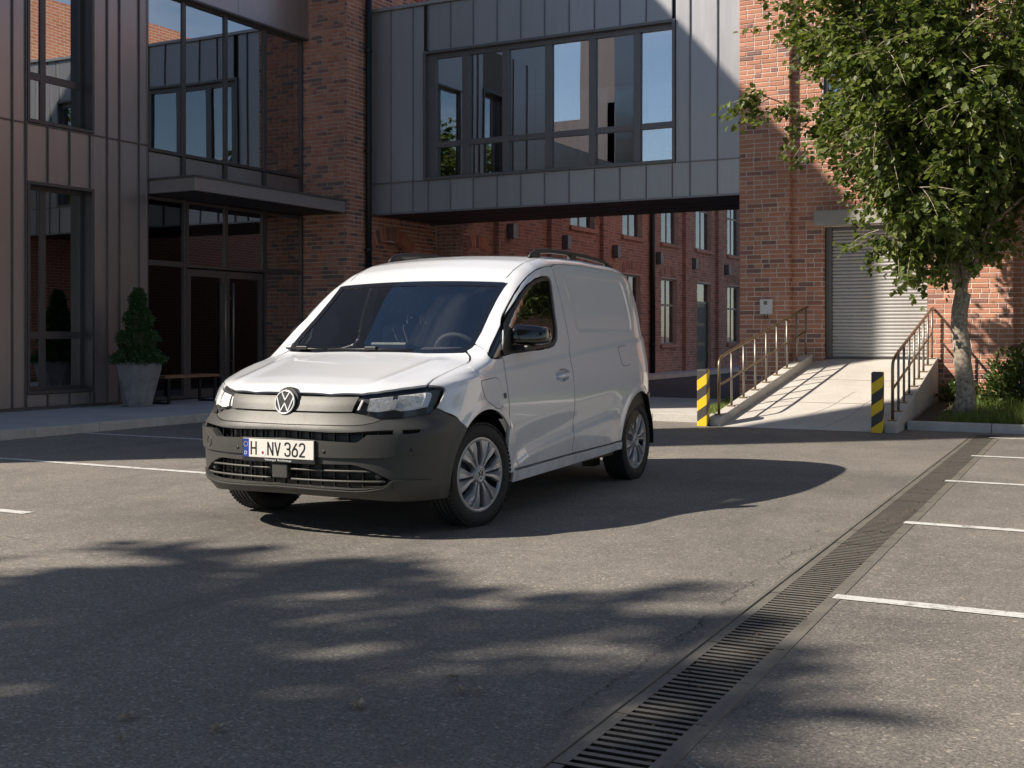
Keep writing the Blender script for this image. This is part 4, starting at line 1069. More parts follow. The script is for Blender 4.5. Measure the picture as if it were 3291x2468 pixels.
# ------------------------------------------------------------------ van body as a smooth implicit solid
# van frame: x forward from the front axle, y to the van's left, z up
VAN_LOC = Vector((-4.638, 6.546, 0.0)); VAN_RZ = R(-88.24)
def _tab(pts, lo, hi, sig, step=.004):
    a = np.arange(lo, hi, step); p = np.array(sorted(pts)); y = np.interp(a, p[:, 0], p[:, 1])
    k = int(4*sig/step); g = np.exp(-.5*(np.arange(-k, k+1)*step/sig)**2); g /= g.sum()
    yy = np.convolve(np.pad(y, k, mode='reflect', reflect_type='odd'), g, mode='valid')
    return a, yy
T_W = _tab([(.1, .83), (.2, .868), (.3, .893), (.45, .905), (.6, .915), (.75, .9225), (.9, .92), (1.0, .908), (1.1, .89), (1.2, .875), (1.3, .858), (1.5, .815), (1.65, .778), (1.75, .75), (1.9, .70)], -.3, 2.2, .035)
T_XF = _tab([(.1, .70), (.22, .80), (.27, .865), (.305, .90), (.36, .905), (.46, .905), (.56, .907), (.61, .905), (.65, .905), (.69, .885), (.75, .86), (.80, .845), (.85, .822), (.91, .785), (.96, .72), (1.03, .6), (1.2, .2)], -.3, 2.2, .012)
T_XR = _tab([(.1, 3.5), (.3, 3.6), (.5, 3.615), (1.0, 3.60), (1.4, 3.52), (1.7, 3.42), (1.9, 3.3)], -.3, 2.2, .04)
T_P = _tab([(1.2, .35), (.93, .71), (.87, .82), (.82, .868), (.75, .905), (.6, .95), (.4, .995), (.2, 1.04), (0, 1.082), (-.09, 1.112), (-.3, 1.275), (-.6, 1.51), (-.72, 1.60), (-.9, 1.70), (-1.08, 1.765), (-1.3, 1.805), (-1.6, 1.825), (-2.0, 1.83), (-2.9, 1.805), (-3.3, 1.765), (-3.8, 1.66)], -4.2, 1.6, .022)
T_CR = _tab([(1.2, .10), (.8, .09), (.3, .08), (0, .07), (-.1, .08), (-.4, .09), (-.75, .085), (-1.0, .08), (-1.4, .065), (-2.5, .06), (-4, .09)], -4.2, 1.6, .05)
def ss(a, b, x):
    t = np.clip((x-a)/(b-a), 0, 1); return t*t*(3-2*t)
def van_f(x, y, z):
    """<0 inside"""
    ay = np.abs(y)
    Wz = np.interp(z, *T_W)
    # shoulder ledge above the belt crease
    zc = .945-.072*x
    Wz = Wz-.012*ss(-.004, .036, z-zc)*(1-ss(.05, .30, z-zc))*ss(.62, .35, x)*ss(-3.5, -3.2, x)
    # lower sculpt on the doors
    zl = np.interp(-x, [.3, .42, .6, .9, 1.36, 2.0, 2.2], [.30, .355, .41, .45, .50, .56, .57])
    fade = ss(.36, .5, -x)*ss(2.35, 2.05, -x)
    Wz = Wz+fade*(.020*ss(.012, -.022, z-zl)-.012*ss(.0, .05, z-zl)*(1-ss(.06, .22, z-zl)))
    # wheel arch lips
    for ax in (0., -2.755):
        r = np.sqrt((x-ax)**2+(z-.326)**2)
        Wz = Wz+.012*ss(.475, .43, r)
    # pressed panel behind the door
    bx = np.abs(x+2.12-.12*(z-1.4)); bz = np.abs(z-1.445)
    q = np.maximum(bx-.53, bz-.135); qq = np.sqrt(np.maximum(bx-.53, 0)**2+np.maximum(bz-.135, 0)**2)+np.minimum(q, 0)
    Wz = Wz-.009*ss(.085, .055, qq)*ss(-1.42, -1.62, x)
    Lf = np.interp(z, *T_XF)-.1; Lr = np.interp(z, *T_XR)-2.45
    t = np.where(x > .1, (x-.1)/Lf, np.where(x < -2.45, (-2.45-x)/Lr, 0.))
    n = np.where(x > 0, 2.9-.4*ss(.62, .72, z), 3.0)
    Wz = Wz-.03*ss(.7, .9, z)*ss(1.15, .95, z)*ss(0, .45, x)
    rho = (np.clip(t, 0, 4)**n+np.clip(ay/Wz, 0, 4)**n)**(1/n)
    d1 = (rho-1)*np.where(x > .1, .8, Wz)
    top = np.interp(x, *T_P)-np.interp(x, *T_CR)*ay**2
    # hood: two soft longitudinal ridges
    top = top+.012*np.exp(-((ay-(.50+.12*(.8-x)/.9))/.05)**2)*ss(.85, .5, x)*ss(-.05, .1, x)
    sl = np.interp(x-.01, *T_P)-np.interp(x+.01, *T_P)
    d2 = (z-top)/np.sqrt(1+(sl/.02)**2)
    k = .07+.05*ss(-.3, -1.1, x)
    h = np.clip(k-np.abs(d1-d2), 0, None)/k
    return np.maximum(d1, d2)+h*h*k*.25
def van_march(P, D, s0, s1, n=160):
    """first entry of rays P+sD into the solid -> points (N,3), hit mask"""
    P = np.atleast_2d(np.asarray(P, float)); D = np.atleast_2d(np.asarray(D, float))
    if len(P) < len(D): P = np.repeat(P, len(D), 0)
    s = np.linspace(s0, s1, n)
    val = np.stack([van_f(*(P+D*q).T) for q in s], 1)
    neg = val < 0; hit = neg.any(1); i = np.argmax(neg, 1); i = np.clip(i, 1, n-1)
    a = s[i-1]; b = s[i]
    for _ in range(34):
        m = (a+b)/2; v = van_f(*(P+D*m[:, None]).T) < 0
        b = np.where(v, m, b); a = np.where(v, a, m)
    return P+D*b[:, None], hit
def van_grad(P):
    e = 1e-3; g = np.zeros_like(P)
    for k in range(3):
        d = np.zeros(3); d[k] = e
        g[:, k] = van_f(*(P+d).T)-van_f(*(P-d).T)
    return g/np.linalg.norm(g, axis=1)[:, None]
_c, _s = math.cos(VAN_RZ), math.sin(VAN_RZ)
def w2v(p):
    p = np.asarray(p, float)-np.array(VAN_LOC); return np.stack([p[..., 0]*_c+p[..., 1]*_s, -p[..., 0]*_s+p[..., 1]*_c, p[..., 2]], -1)
def pix(pts, side=None):
    """photo pixels -> points on the van's skin (van frame)"""
    pts = np.asarray(pts, float)
    a = (pts[:, 0]-CX)/F_PX; b = (HOR-pts[:, 1])/F_PX
    D = np.stack([a*math.cos(TH)-math.sin(TH), a*math.sin(TH)+math.cos(TH), b], 1)
    o = w2v(np.array([[0, 0, CAMZ]])); d = np.stack([D[:, 0]*_c+D[:, 1]*_s, -D[:, 0]*_s+D[:, 1]*_c, D[:, 2]], 1)
    return van_march(o, d, 5.5, 12.5, 700)
def cA(*p): return [(640+x*.265220, 1220+y*.265220) for x, y in p]
def cB(*p): return [(1060+x*.265220, 1220+y*.265220) for x, y in p]
def cC(*p): return [(1480+x*.373719, 1140+y*.373719) for x, y in p]
def cD(*p): return [(1480+x*.280289, 780+y*.280289) for x, y in p]
def cE(*p): return [(860+x*.316456, 780+y*.316456) for x, y in p]
# ------------------------------------------------------------------ van materials
def paint_mat():
    m, n, l, b = new_mat('van_paint')
    b.inputs['Base Color'].default_value = (.76, .765, .775, 1)
    b.inputs['Roughness'].default_value = .32
    b.inputs['Coat Weight'].default_value = 1.0; b.inputs['Coat IOR'].default_value = 1.75
    t = noise(n, l, 2.2, 4, .6); mr = N(n, 'ShaderNodeMapRange'); mr.inputs[3].default_value = .008; mr.inputs[4].default_value = .03
    l.new(t.outputs[0], mr.inputs[0]); l.new(mr.outputs[0], b.inputs['Coat Roughness'])
    # dust thrown up along the sills
    tcp = N(n, 'ShaderNodeTexCoord'); sz = N(n, 'ShaderNodeSeparateXYZ'); l.new(tcp.outputs['Object'], sz.inputs[0])
    dz = N(n, 'ShaderNodeMapRange'); dz.inputs[1].default_value = .62; dz.inputs[2].default_value = .22; l.new(sz.outputs[2], dz.inputs[0])
    dn = noise(n, l, 7, 7, .7); dr_ = ramp(n, [(.4, (0, 0, 0)), (.75, (1, 1, 1))]); l.new(dn.outputs[0], dr_.inputs[0])
    dm = N(n, 'ShaderNodeMath', operation='MULTIPLY'); l.new(dz.outputs[0], dm.inputs[0]); l.new(dr_.outputs[0], dm.inputs[1])
    d3 = N(n, 'ShaderNodeMath', operation='MULTIPLY'); d3.inputs[1].default_value = .55; l.new(dm.outputs[0], d3.inputs[0])
    l.new(mixc(n, l, d3.outputs[0], (.735, .752, .785), (.30, .26, .21)), b.inputs['Base Color'])
    MATS['van_paint'] = m
paint_mat()
simple('van_plastic', (.050, .0495, .046), .42, var=.08, scale=9, bmp=.25, bscale=420)
simple('van_plastic_light', (.088, .087, .079), .42, var=.08, scale=9, bmp=.25, bscale=420)
simple('van_black', (.012, .012, .013), .45, var=.1)
simple('van_gloss_black', (.006, .006, .008), .12, coat=1.)
simple('rubber', (.018, .018, .019), .75, var=.2, scale=12, bmp=.3, bscale=150)
simple('cabin_grey', (.10, .10, .108), .8, var=.15, bmp=.2, bscale=200)
simple('headliner', (.32, .31, .29), .9)
simple('hubcap_silver', (.33, .34, .37), .30, metal=.45, var=.06)
simple('chrome', (.88, .88, .88), .20, metal=.25, var=.02)
simple('lamp_reflector', (.80, .80, .79), .20, metal=.0, var=.45, scale=55, bmp=1., bscale=26)
simple('lamp_housing', (.09, .09, .09), .30, metal=.3)
simple('plate_white', (.72, .69, .65), .4, var=.04)
simple('plate_blue', (.012, .04, .30), .4)
simple('plate_black', (.012, .012, .012), .4)
simple('plate_red', (.45, .02, .03), .4)
simple('text_white', (.75, .75, .75), .4)
simple('star_yellow', (.75, .55, .05), .5)
simple('tail_red', (.30, .005, .008), .15, coat=1.)
glass_mat('van_glass', (.74, .78, .77), 0., .95, .10)
glass_mat('lamp_lens', (.99, .99, .99), 0., .5, .02)

# ------------------------------------------------------------------ tiles of the skin
SQ = math.sqrt(.5)
PRJ = {'S': (lambda p: p[:, [0, 2]], lambda q: np.stack([q[:, 0], q[:, 0]*0+1.4, q[:, 1]], 1), (0, -1, 0)),
       'F': (lambda p: p[:, [1, 2]], lambda q: np.stack([q[:, 0]*0+1.4, q[:, 0], q[:, 1]], 1), (-1, 0, 0)),
       'R': (lambda p: p[:, [1, 2]], lambda q: np.stack([q[:, 0]*0-4.2, q[:, 0], q[:, 1]], 1), (1, 0, 0)),
       'T': (lambda p: p[:, [0, 1]], lambda q: np.stack([q[:, 0], q[:, 1], q[:, 0]*0+2.4], 1), (0, 0, -1)),
       'C': (lambda p: np.stack([(p[:, 1]-p[:, 0])*SQ, p[:, 2]], 1),
             lambda q: np.stack([-q[:, 0]*SQ+2*SQ, q[:, 0]*SQ+2*SQ, q[:, 1]], 1), (-SQ, -SQ, 0))}
PRJ['U'] = (lambda p: np.stack([p[:, 0], (p[:, 2]-p[:, 1])*SQ], 1), lambda q: np.stack([q[:, 0], -q[:, 1]*SQ+2*SQ, q[:, 1]*SQ+2*SQ], 1), (0, -SQ, -SQ))
RNG = {'S': (.3, 1.35, 50), 'F': (.4, 1.5, 60), 'R': (.4, 1.6, 50), 'T': (.45, 1.9, 70), 'C': (.5, 2.0, 80), 'U': (.3, 2.0, 80)}
def densify(p, step):
    out = []
    for i in range(len(p)):
        a, b = p[i], p[(i+1) % len(p)]; k = max(1, int(math.ceil(np.linalg.norm(b-a)/step)))
        out += [a+(b-a)*j/k for j in range(k)]
    return np.array(out)
def round_poly(p, it=2):
    """light corner cutting of a closed outline"""
    for _ in range(it):
        q = np.roll(p, -1, 0); p = np.stack([p*.8+q*.2, p*.2+q*.8], 1).reshape(-1, p.shape[1])
    return p
def sgn_area(p): q = np.roll(p, -1, 0); return .5*np.sum(p[:, 0]*q[:, 1]-p[:, 1]*q[:, 0])
def inset(p, g):
    if g == 0: return p
    if sgn_area(p) < 0: p = p[::-1]
    e = np.roll(p, -1, 0)-p; ln = np.linalg.norm(e, axis=1); keep = ln > 1e-7; p = p[keep]
    e = np.roll(p, -1, 0)-p; e /= np.linalg.norm(e, axis=1)[:, None]; nn = np.stack([-e[:, 1], e[:, 0]], 1)
    m = nn+np.roll(nn, 1, 0); m /= np.maximum(np.linalg.norm(m, axis=1), 1e-6)[:, None]
    c = np.clip(np.sum(m*nn, 1), .35, 1)
    return p+m*(g/c)[:, None]
def inside(pts, poly):
    x, y = pts[:, 0], pts[:, 1]; r = np.zeros(len(pts), bool); n = len(poly)
    for i in range(n):
        x1, y1 = poly[i]; x2, y2 = poly[(i+1) % n]
        if y1 == y2: continue
        c = ((y1 > y) != (y2 > y)) & (x < (x2-x1)*(y-y1)/(y2-y1)+x1); r ^= c
    return r
VAN = empty('delivery_van', VAN_LOC, VAN_RZ, 'white delivery van with dark grey bumper parked in the middle of the yard', 'van')
def tile(name, outer, mat, parent=VAN, prj='S', holes=(), gap=.0062, off=0., step=.03, rim=.018, sides=1, rnd=0):
    """cut a patch out of the skin; outer/holes are 3D points on the skin or 2D points in the projection"""
    f2, f3, D = PRJ[prj]
    def flat(q):
        q = np.asarray(q, float); q = f2(q) if q.shape[1] == 3 else q
        return round_poly(q, rnd) if rnd else q
    po = densify(inset(flat(outer), gap), step)
    ph = [densify(inset(flat(h), -gap), step) for h in holes]
    loops = [po]+ph
    V2 = [po]+ph; E = []; o = 0
    for lp in loops:
        k = len(lp); E += [(o+i, o+(i+1) % k) for i in range(k)]; o += k
    bnd = np.concatenate(loops)
    lo, hi = po.min(0), po.max(0)
    gx, gy = np.meshgrid(np.arange(lo[0], hi[0], step), np.arange(lo[1], hi[1], step)); gx[1::2] += step*.5
    g = np.stack([gx.ravel(), gy.ravel()], 1)
    ok = inside(g, po)
    for h in ph: ok &= ~inside(g, h)
    g = g[ok]
    if len(g):
        dmin = np.full(len(g), 9.)
        for i in range(0, len(bnd), 400): dmin = np.minimum(dmin, np.sqrt(((g[:, None]-bnd[None, i:i+400])**2).sum(2)).min(1))
        g = g[dmin > .45*step]
    A = np.concatenate([bnd, g]) if len(g) else bnd
    r = delaunay_2d_cdt([Vector(p) for p in A], E, [], 0, 1e-6)
    v2 = np.array([tuple(p) for p in r[0]]); tr = np.array([f for f in r[2] if len(f) == 3])
    ce = v2[tr].mean(1); ok = inside(ce, po)
    for h in ph: ok &= ~inside(ce, h)
    tr = tr[ok]
    P, hit = van_march(f3(v2), np.tile(np.array(D, float), (len(v2), 1)), *RNG[prj])
    G = van_grad(P); P = P+G*off
    nf = np.cross(P[tr[:, 1]]-P[tr[:, 0]], P[tr[:, 2]]-P[tr[:, 0]])
    fl = (nf*G[tr].mean(1)).sum(1) < 0; tr[fl] = tr[fl][:, ::-1]
    verts = P.tolist(); faces = tr.tolist(); ln = G[tr.ravel()].tolist()
    if rim:
        from collections import Counter
        ec = Counter(); 
        for t in tr:
            for a, b in ((t[0], t[1]), (t[1], t[2]), (t[2], t[0])): ec[(int(a), int(b))] += 1
        for (a, b) in ec:
            if (b, a) in ec: continue
            k = len(verts); pa, pb = P[a], P[b]; qa, qb = pa-G[a]*rim, pb-G[b]*rim
            verts += [pa.tolist(), pb.tolist(), qb.tolist(), qa.tolist()]; faces.append([k+1, k, k+3, k+2])
            nn = np.cross(pa-pb, qb-pb); nn /= max(np.linalg.norm(nn), 1e-9); ln += [nn.tolist()]*4
    res = []
    for sgn in ([1] if sides == 1 else [1, -1]):
        vv = verts if sgn == 1 else [[x, -y, z] for x, y, z in verts]
        ff = faces if sgn == 1 else [f[::-1] for f in faces]
        if sgn == 1: nl = ln
        else:
            nl = []; i = 0
            for f in faces:
                k = len(f); nl += [[a, -b, c] for a, b, c in ln[i:i+k][::-1]]; i += k
        me = bpy.data.meshes.new(name); me.from_pydata(vv, [], ff); me.update()
        me.polygons.foreach_set('use_smooth', [True]*len(me.polygons))
        me.normals_split_custom_set(nl)
        me.materials.append(MATS[mat])
        par = parent[0 if sgn == 1 else 1] if isinstance(parent, (list, tuple)) else parent
        res.append(link(name, me, par))
    return res
def P3(pts): return pix(pts)[0]
def half(chain):
    """points from centre top round one side to centre bottom -> full symmetric outline in (y,z) or (x,y) 3D form"""
    c = np.array(chain); c[0, 1] = 0; c[-1, 1] = 0
    m = (c*[1, -1, 1])[1:-1][::-1]
    return np.concatenate([c, m])
def onskin(prj, pts2):
    f2, f3, D = PRJ[prj]; q = np.asarray(pts2, float)
    return van_march(f3(q), np.tile(np.array(D, float), (len(q), 1)), *RNG[prj])[0]

# ---- traced lines
HL = cB((385, 188), (560, 165), (800, 128), (1000, 100), (1170, 79), (1280, 79), (1350, 86), (1385, 97), (1394, 120), (1370, 190), (1330, 280), (1285, 350), (1225, 420), (1000, 452), (850, 472), (720, 485), (640, 483), (560, 457), (430, 421), (290, 398), (300, 350), (340, 260))
HLp = P3(HL)
FEND_BUMP = cB((1285, 350), (1400, 405), (1540, 468), (1588, 512))
SHUT = cE((1620, 1450), (1640, 1425), (1680, 1390), (1750, 1350), (1850, 1300), (1950, 1255), (2030, 1220), (2053, 1195), (2057, 1160), (2040, 1130), (2015, 1108))
DOORF = cD((480, 1315), (500, 1365), (515, 1498))+cC((390, 200), (405, 290), (418, 400), (425, 550), (420, 750), (412, 900), (408, 1000))
DOORR = cC((960, 850), (963, 800), (967, 660), (970, 620), (977, 500), (980, 300), (965, 130), (945, 50))+cD((1250, 1150), (1200, 900), (1150, 650), (1090, 430), (1050, 300))
DOORT = cD((1030, 266), (950, 272), (850, 310), (760, 380), (680, 470), (600, 590), (530, 710), (480, 800), (460, 860), (462, 950), (470, 1150))
QTR = cD((452, 945), (400, 1060), (340, 1180), (312, 1260), (325, 1295), (350, 1318), (400, 1322), (468, 1308), (462, 1100))
WIN = cD((478, 1296), (600, 1262), (800, 1236), (1000, 1210), (1075, 1175), (1108, 1110), (1110, 1000), (1090, 850), (1060, 600), (1040, 450), (1020, 402), (990, 388), (930, 390), (850, 420), (760, 490), (680, 590), (600, 720), (540, 808), (474, 930))
WSR = cE((1600, 1119), (1950, 1117))+cD((0, 1256), (60, 1242), (120, 1205), (170, 1152), (240, 1030), (330, 830), (420, 650), (500, 520), (550, 462), (520, 442), (300, 433), (0, 428))+cE((1700, 378))
doorf, doorr, doort = P3(DOORF), P3(DOORR), P3(DOORT)
shut = P3(SHUT)
ARX, ARZ, ARR = (0., -2.755), .326, (.405, .405)
def arc(ax, r, a0, a1, n=24): return [(ax+r*math.cos(a), ARZ+r*math.sin(a)) for a in np.linspace(R(a0), R(a1), n)]
def xz(p): return [tuple(q) for q in np.asarray(p)[:, [0, 2]]]
SILL = .312
def sillz(x): return float(np.interp(-x, [.36, 1.344, 2.36], [.312, .338, .352]))
# ---- hood
hoodf = P3(cA((1100, 171))+cB((0, 189), (385, 184), (560, 161), (800, 124), (1000, 96), (1172, 76)))
hoodb = P3(cE((1985, 1113), (1600, 1121), (1190, 1111)))
hood = half(np.concatenate([hoodf, shut, hoodb]))
hood_o = tile('hood', hood, 'van_paint', prj='T', step=.03)[0]
tile('inner_hood_panel', hood, 'van_black', hood_o, prj='T', gap=-.03, off=-.03, step=.08, rim=0)
# ---- windscreen
def hdr(ys): return onskin('T', [(-.712-.07*y*y, y) for y in ys])
wsr3 = np.concatenate([P3(WSR[:-4]), hdr((.66, .53, .40, .27, .14))])
ws_half = np.concatenate([P3(cE((1190, 1104))), wsr3, hdr((0.,))])
wsp = half(ws_half[::-1])
ws2 = wsp[:, :2]
wsi = inset(ws2, .045)
ws = tile('windscreen', wsp, 'van_glass', prj='T', gap=.002, off=-.006, step=.04, rim=0)[0]
tile('black_border', wsp, 'van_gloss_black', ws, prj='T', holes=[wsi], gap=.002, off=-.002, step=.03, rim=.01)
# ---- roof, pillars (top projection) down to the door gap
pillar = np.concatenate([P3(cD((185, 1168), (310, 1243), (316, 1255), (342, 1180), (400, 1060), (452, 945), (460, 862))), doort[:8][::-1]])
xs = np.linspace(-1.42, -3.34, 14)
seam = onskin('T', np.stack([xs, .735-.03*ss(-2.9, -3.35, xs)], 1))
rear_edge = onskin('T', [(-3.36, .58), (-3.38, .3)])
roof_half = np.concatenate([hdr((0.,)), wsr3[::-1][:11], pillar, seam, rear_edge, onskin('T', [(-3.385, 0.)])])
body = tile('body_shell', half(roof_half), 'van_paint', prj='T', gap=.0, step=.035, rim=.02)[0]
# ---- rear quarter (side projection)
q_rear = onskin('C', [(0, 1.)])  # placeholder point, unused
zq = np.linspace(1.60, .74, 12)
def side_x(zz, x): return onskin('S', np.stack([np.full(len(zz), x), zz], 1))
corner = side_x(zq, -3.34)
quarter = xz(seam)+xz(corner)[1:]+[(-3.15, .70)]+arc(-2.755, .405, 62, 186, 30)+[(-2.755-.405*.0+.0, 0)][:0]
a_end = math.asin((sillz(-2.36)-ARZ)/.405)
quarter = xz(doort[:1])+xz(seam)+xz(corner)+[(-3.2, .715)]+[(-2.755+.405*math.cos(a), ARZ+.405*math.sin(a)) for a in np.linspace(R(180-68), a_end, 34)]+xz(doorr)
tile('rear_side_panel', quarter, 'van_paint', prj='S', step=.015, sides=2)
# ---- door
WINp = P3(WIN)
door_out = xz(doort)[::-1][1:]+[] 
door_poly = xz(doort)+xz(doorf)+xz(doorr)
hp = round_poly(np.array(xz(P3(cC((822, 175), (830, 150), (860, 128), (900, 125), (935, 145), (938, 165), (925, 205), (890, 225), (850, 222), (825, 200))))), 2)
doors = tile('door', door_poly, 'van_paint', prj='S', holes=[xz(WINp), hp], step=.014, rim=.034, sides=2)
tile('handle_cup', hp, 'van_paint', doors, prj='S', gap=-.012, off=-.030, step=.02, rim=.0, sides=2)
wi = inset(round_poly(np.array(xz(WINp)), 1), .004)
wg = inset(wi, .024)
tile('window_seal', wi, 'van_black', doors, prj='S', holes=[wg], gap=0, off=-.004, step=.03, rim=.02, sides=2)
tile('side_window', wg, 'van_glass', doors, prj='S', gap=-.004, off=-.012, step=.05, rim=0, sides=2)
wfront = [p for p in wg if p[0] > -.47]
tile('mirror_mount', [(-.30, 1.10), (-.455, 1.105), (-.455, 1.20), (-.435, 1.30), (-.30, 1.16)], 'van_black', doors, prj='S', gap=0, off=-.004, step=.03, rim=.01, sides=2)
tile('quarter_window', xz(P3(QTR)), 'van_gloss_black', prj='S', gap=.004, off=-.006, step=.03, rim=.012, sides=2)
# ---- fender
a0 = math.asin((SILL-ARZ)/.405)
fb = P3(FEND_BUMP)
p_arch = fb[-1][[0, 2]]
a1 = math.atan2(p_arch[1]-ARZ, p_arch[0])
fend = [P3(cD((185, 1168), (310, 1243), (316, 1262), (325, 1295), (350, 1320), (400, 1326))), doorf, onskin('S', [(-.36, SILL)]),
        onskin('S', [(.405*math.cos(a), ARZ+.405*math.sin(a)) for a in np.linspace(math.pi-a0, a1, 34)]),
        fb[::-1][1:], HLp[5:11][::-1], shut, P3(cD((60, 1242), (120, 1205), (170, 1152)))]
fend_o = tile('front_fender', np.concatenate(fend), 'van_paint', prj='U', step=.015, sides=2)
# sill
tile('sill', [(-.395, sillz(-.395)-.002), (-1.344, sillz(-1.344)-.002), (-2.36, sillz(-2.36)-.002), (-2.372, .285), (-1.344, .256), (-.40, .232)], 'van_paint', prj='S', gap=.003, off=.004, step=.05, rim=.03, sides=2)
# flaps
def flap(name, pix_pts, par):
    p = xz(P3(pix_pts)); p = round_poly(np.array(p), 1)
    o = tile(name+'_gap', p, 'van_black', par, prj='S', gap=-.004, off=.0006, step=.012, rim=0, sides=1, holes=[inset(np.asarray(p), .010)])[0]
    return tile(name, p, 'van_paint', par, prj='S', gap=0, off=.0022, step=.03, rim=.002, sides=1)[0]
flap('charging_flap', cC((180, 225), (300, 198), (325, 210), (345, 250), (362, 440), (350, 458), (318, 465), (215, 385), (180, 250)), VAN)
flap('fuel_flap', cD((1808, 1215), (1820, 1192), (1895, 1182), (1910, 1240), (1950, 1375), (1940, 1400), (1875, 1412), (1850, 1390)), VAN)
tile('badge', np.array(xz(P3(cC((370, 335), (385, 325), (394, 335), (394, 370), (385, 378), (373, 365))))), 'cabin_grey', prj='S', gap=0, off=.003, step=.02, rim=.003)
# door handle bar
hc = onskin('S', [hp.mean(0)])[0]
for k, sg in enumerate((1, -1)):
    mb = MB(); pts = [(hc[0]+.105-t*.21, sg*(hc[1]-.006+.026*math.sin(math.pi*min(1, max(0, t)))**.5), hc[2]-.012+t*.018) for t in np.linspace(0, 1, 9)]
    mb.tube(pts, [.010, .015, .017, .017, .017, .017, .017, .016, .010], 10); o = mb.build('door_handle', 'van_paint', doors[k], smooth=True)
# ---- nose: upper grille panel, lower nose panel
gp = half(P3(cA((1100, 186))+cB((0, 200), (365, 201), (266, 395), (0, 392))+cA((1100, 378))))
grille_panel = tile('grille_panel', gp, 'van_plastic_light', prj='F', gap=.003, off=-.002, step=.03)[0]
npl = half(P3(cA((1100, 388))+cB((0, 402), (285, 402), (430, 427), (560, 463), (636, 489), (520, 527), (400, 551), (260, 561), (0, 556))+cA((1100, 544))))
tile('nose_panel', npl, 'van_plastic_light', prj='F', gap=.003, off=.0, step=.03)
# headlights
hl = tile('headlight', HLp, 'lamp_housing', prj='C', gap=.0, off=-.04, step=.04, rim=0, sides=2)
tile('lens', HLp, 'lamp_lens', hl, prj='C', gap=.004, off=-.001, step=.03, rim=0, sides=2)
tile('lens_border', HLp, 'van_black', hl, prj='C', gap=.004, off=-.006, step=.03, rim=.05, sides=2,
     holes=[inset(np.stack([(HLp[:, 1]-HLp[:, 0])*SQ, HLp[:, 2]], 1), .007)])
def inlamp(name, pts, mat, off):
    tile(name, P3(cB(*pts)), mat, hl, prj='C', gap=0, off=off, step=.02, rim=.02, sides=2)
inlamp('reflector', [(480, 212), (770, 182), (745, 335), (590, 374), (440, 366)], 'lamp_reflector', -.022)
inlamp('reflector', [(835, 172), (1170, 136), (1185, 190), (1135, 322), (870, 358), (800, 332)], 'lamp_reflector', -.022)
inlamp('light_strip', [(450, 366), (590, 370), (725, 348), (735, 340), (800, 335), (870, 356), (1125, 318), (1172, 195), (1165, 145), (1235, 150), (1254, 180), (1197, 324), (1000, 362), (870, 376), (790, 360), (720, 368), (590, 386), (455, 378)], 'chrome', -.014)
inlamp('divider', [(765, 240), (800, 225), (832, 235), (795, 350), (725, 358)], 'chrome', -.012)
inlamp('inner_edge', [(378, 235), (402, 235), (348, 362), (322, 362)], 'chrome', -.014)
inlamp('lower_reflector', [(660, 405), (880, 405), (1010, 388), (1160, 375), (1150, 395), (900, 430), (720, 440)], 'lamp_housing', -.03)
# ---- bumper in two projections joined along a seam
zs = np.linspace(.711, .225, 16)
seamy = np.full(16, .70)
bs = onskin('F', np.stack([seamy, zs], 1))
top_front = P3(cB((640, 492), (720, 487), (850, 474)))
top_front = top_front[top_front[:, 1] < .695]
nb = P3(cA((1100, 547))+cB((0, 559), (260, 564), (400, 554), (520, 530)))
btm = np.concatenate([onskin('F', [(.6, .232), (.45, .245), (.25, .252)]), onskin('F', [(0., .255)])])
bfo = half(np.concatenate([nb, top_front, bs, btm]))
slot = half(P3(cA((1100, 606))+cB((0, 641), (250, 641), (440, 626), (600, 617), (770, 611), (770, 666), (600, 671), (452, 674), (335, 757), (290, 769), (0, 752))+cA((1100, 706))))
lowo = half(P3(cA((1100, 1000))+cB((0, 1026), (250, 1030), (330, 1045), (450, 1085), (560, 1130), (738, 1218), (682, 1282), (630, 1306), (450, 1330), (300, 1336), (0, 1321))+cA((1100, 1276))))
bump = tile('front_bumper', bfo, 'van_plastic', prj='F', holes=[slot, lowo], gap=0, step=.026, rim=.03)[0]
low_edge = onskin('S', [(.405, .222), (.5, .224), (.6, .226)])
bside = xz(bs[::-1])+xz(P3(cB((1000, 454), (1225, 422))))+xz(fb)+[(.405*math.cos(a), ARZ+.405*math.sin(a)) for a in np.linspace(a1, -.25, 20)]+[(.5, .224)]
# corner in C projection
bs_c = np.concatenate([bs[::-1], P3(cB((1000, 454), (1225, 422))), fb, onskin('S', [(.405*math.cos(a), ARZ+.405*math.sin(a)) for a in np.linspace(a1, -.25, 20)]), onskin('S', [(.52, .225)])])
gro = P3(cB((880, 607), (1000, 604), (1110, 602), (1085, 640), (960, 660), (880, 664)))
tile('bumper_corner', bs_c, 'van_plastic', bump, prj='C', holes=[gro], gap=0, step=.026, rim=.03, sides=2)
tile('groove_void', P3(cB((760, 590), (1000, 585), (1140, 585), (1100, 660), (960, 690), (760, 690))), 'van_black', bump, prj='C', gap=0, off=-.045, step=.03, rim=0, sides=2)
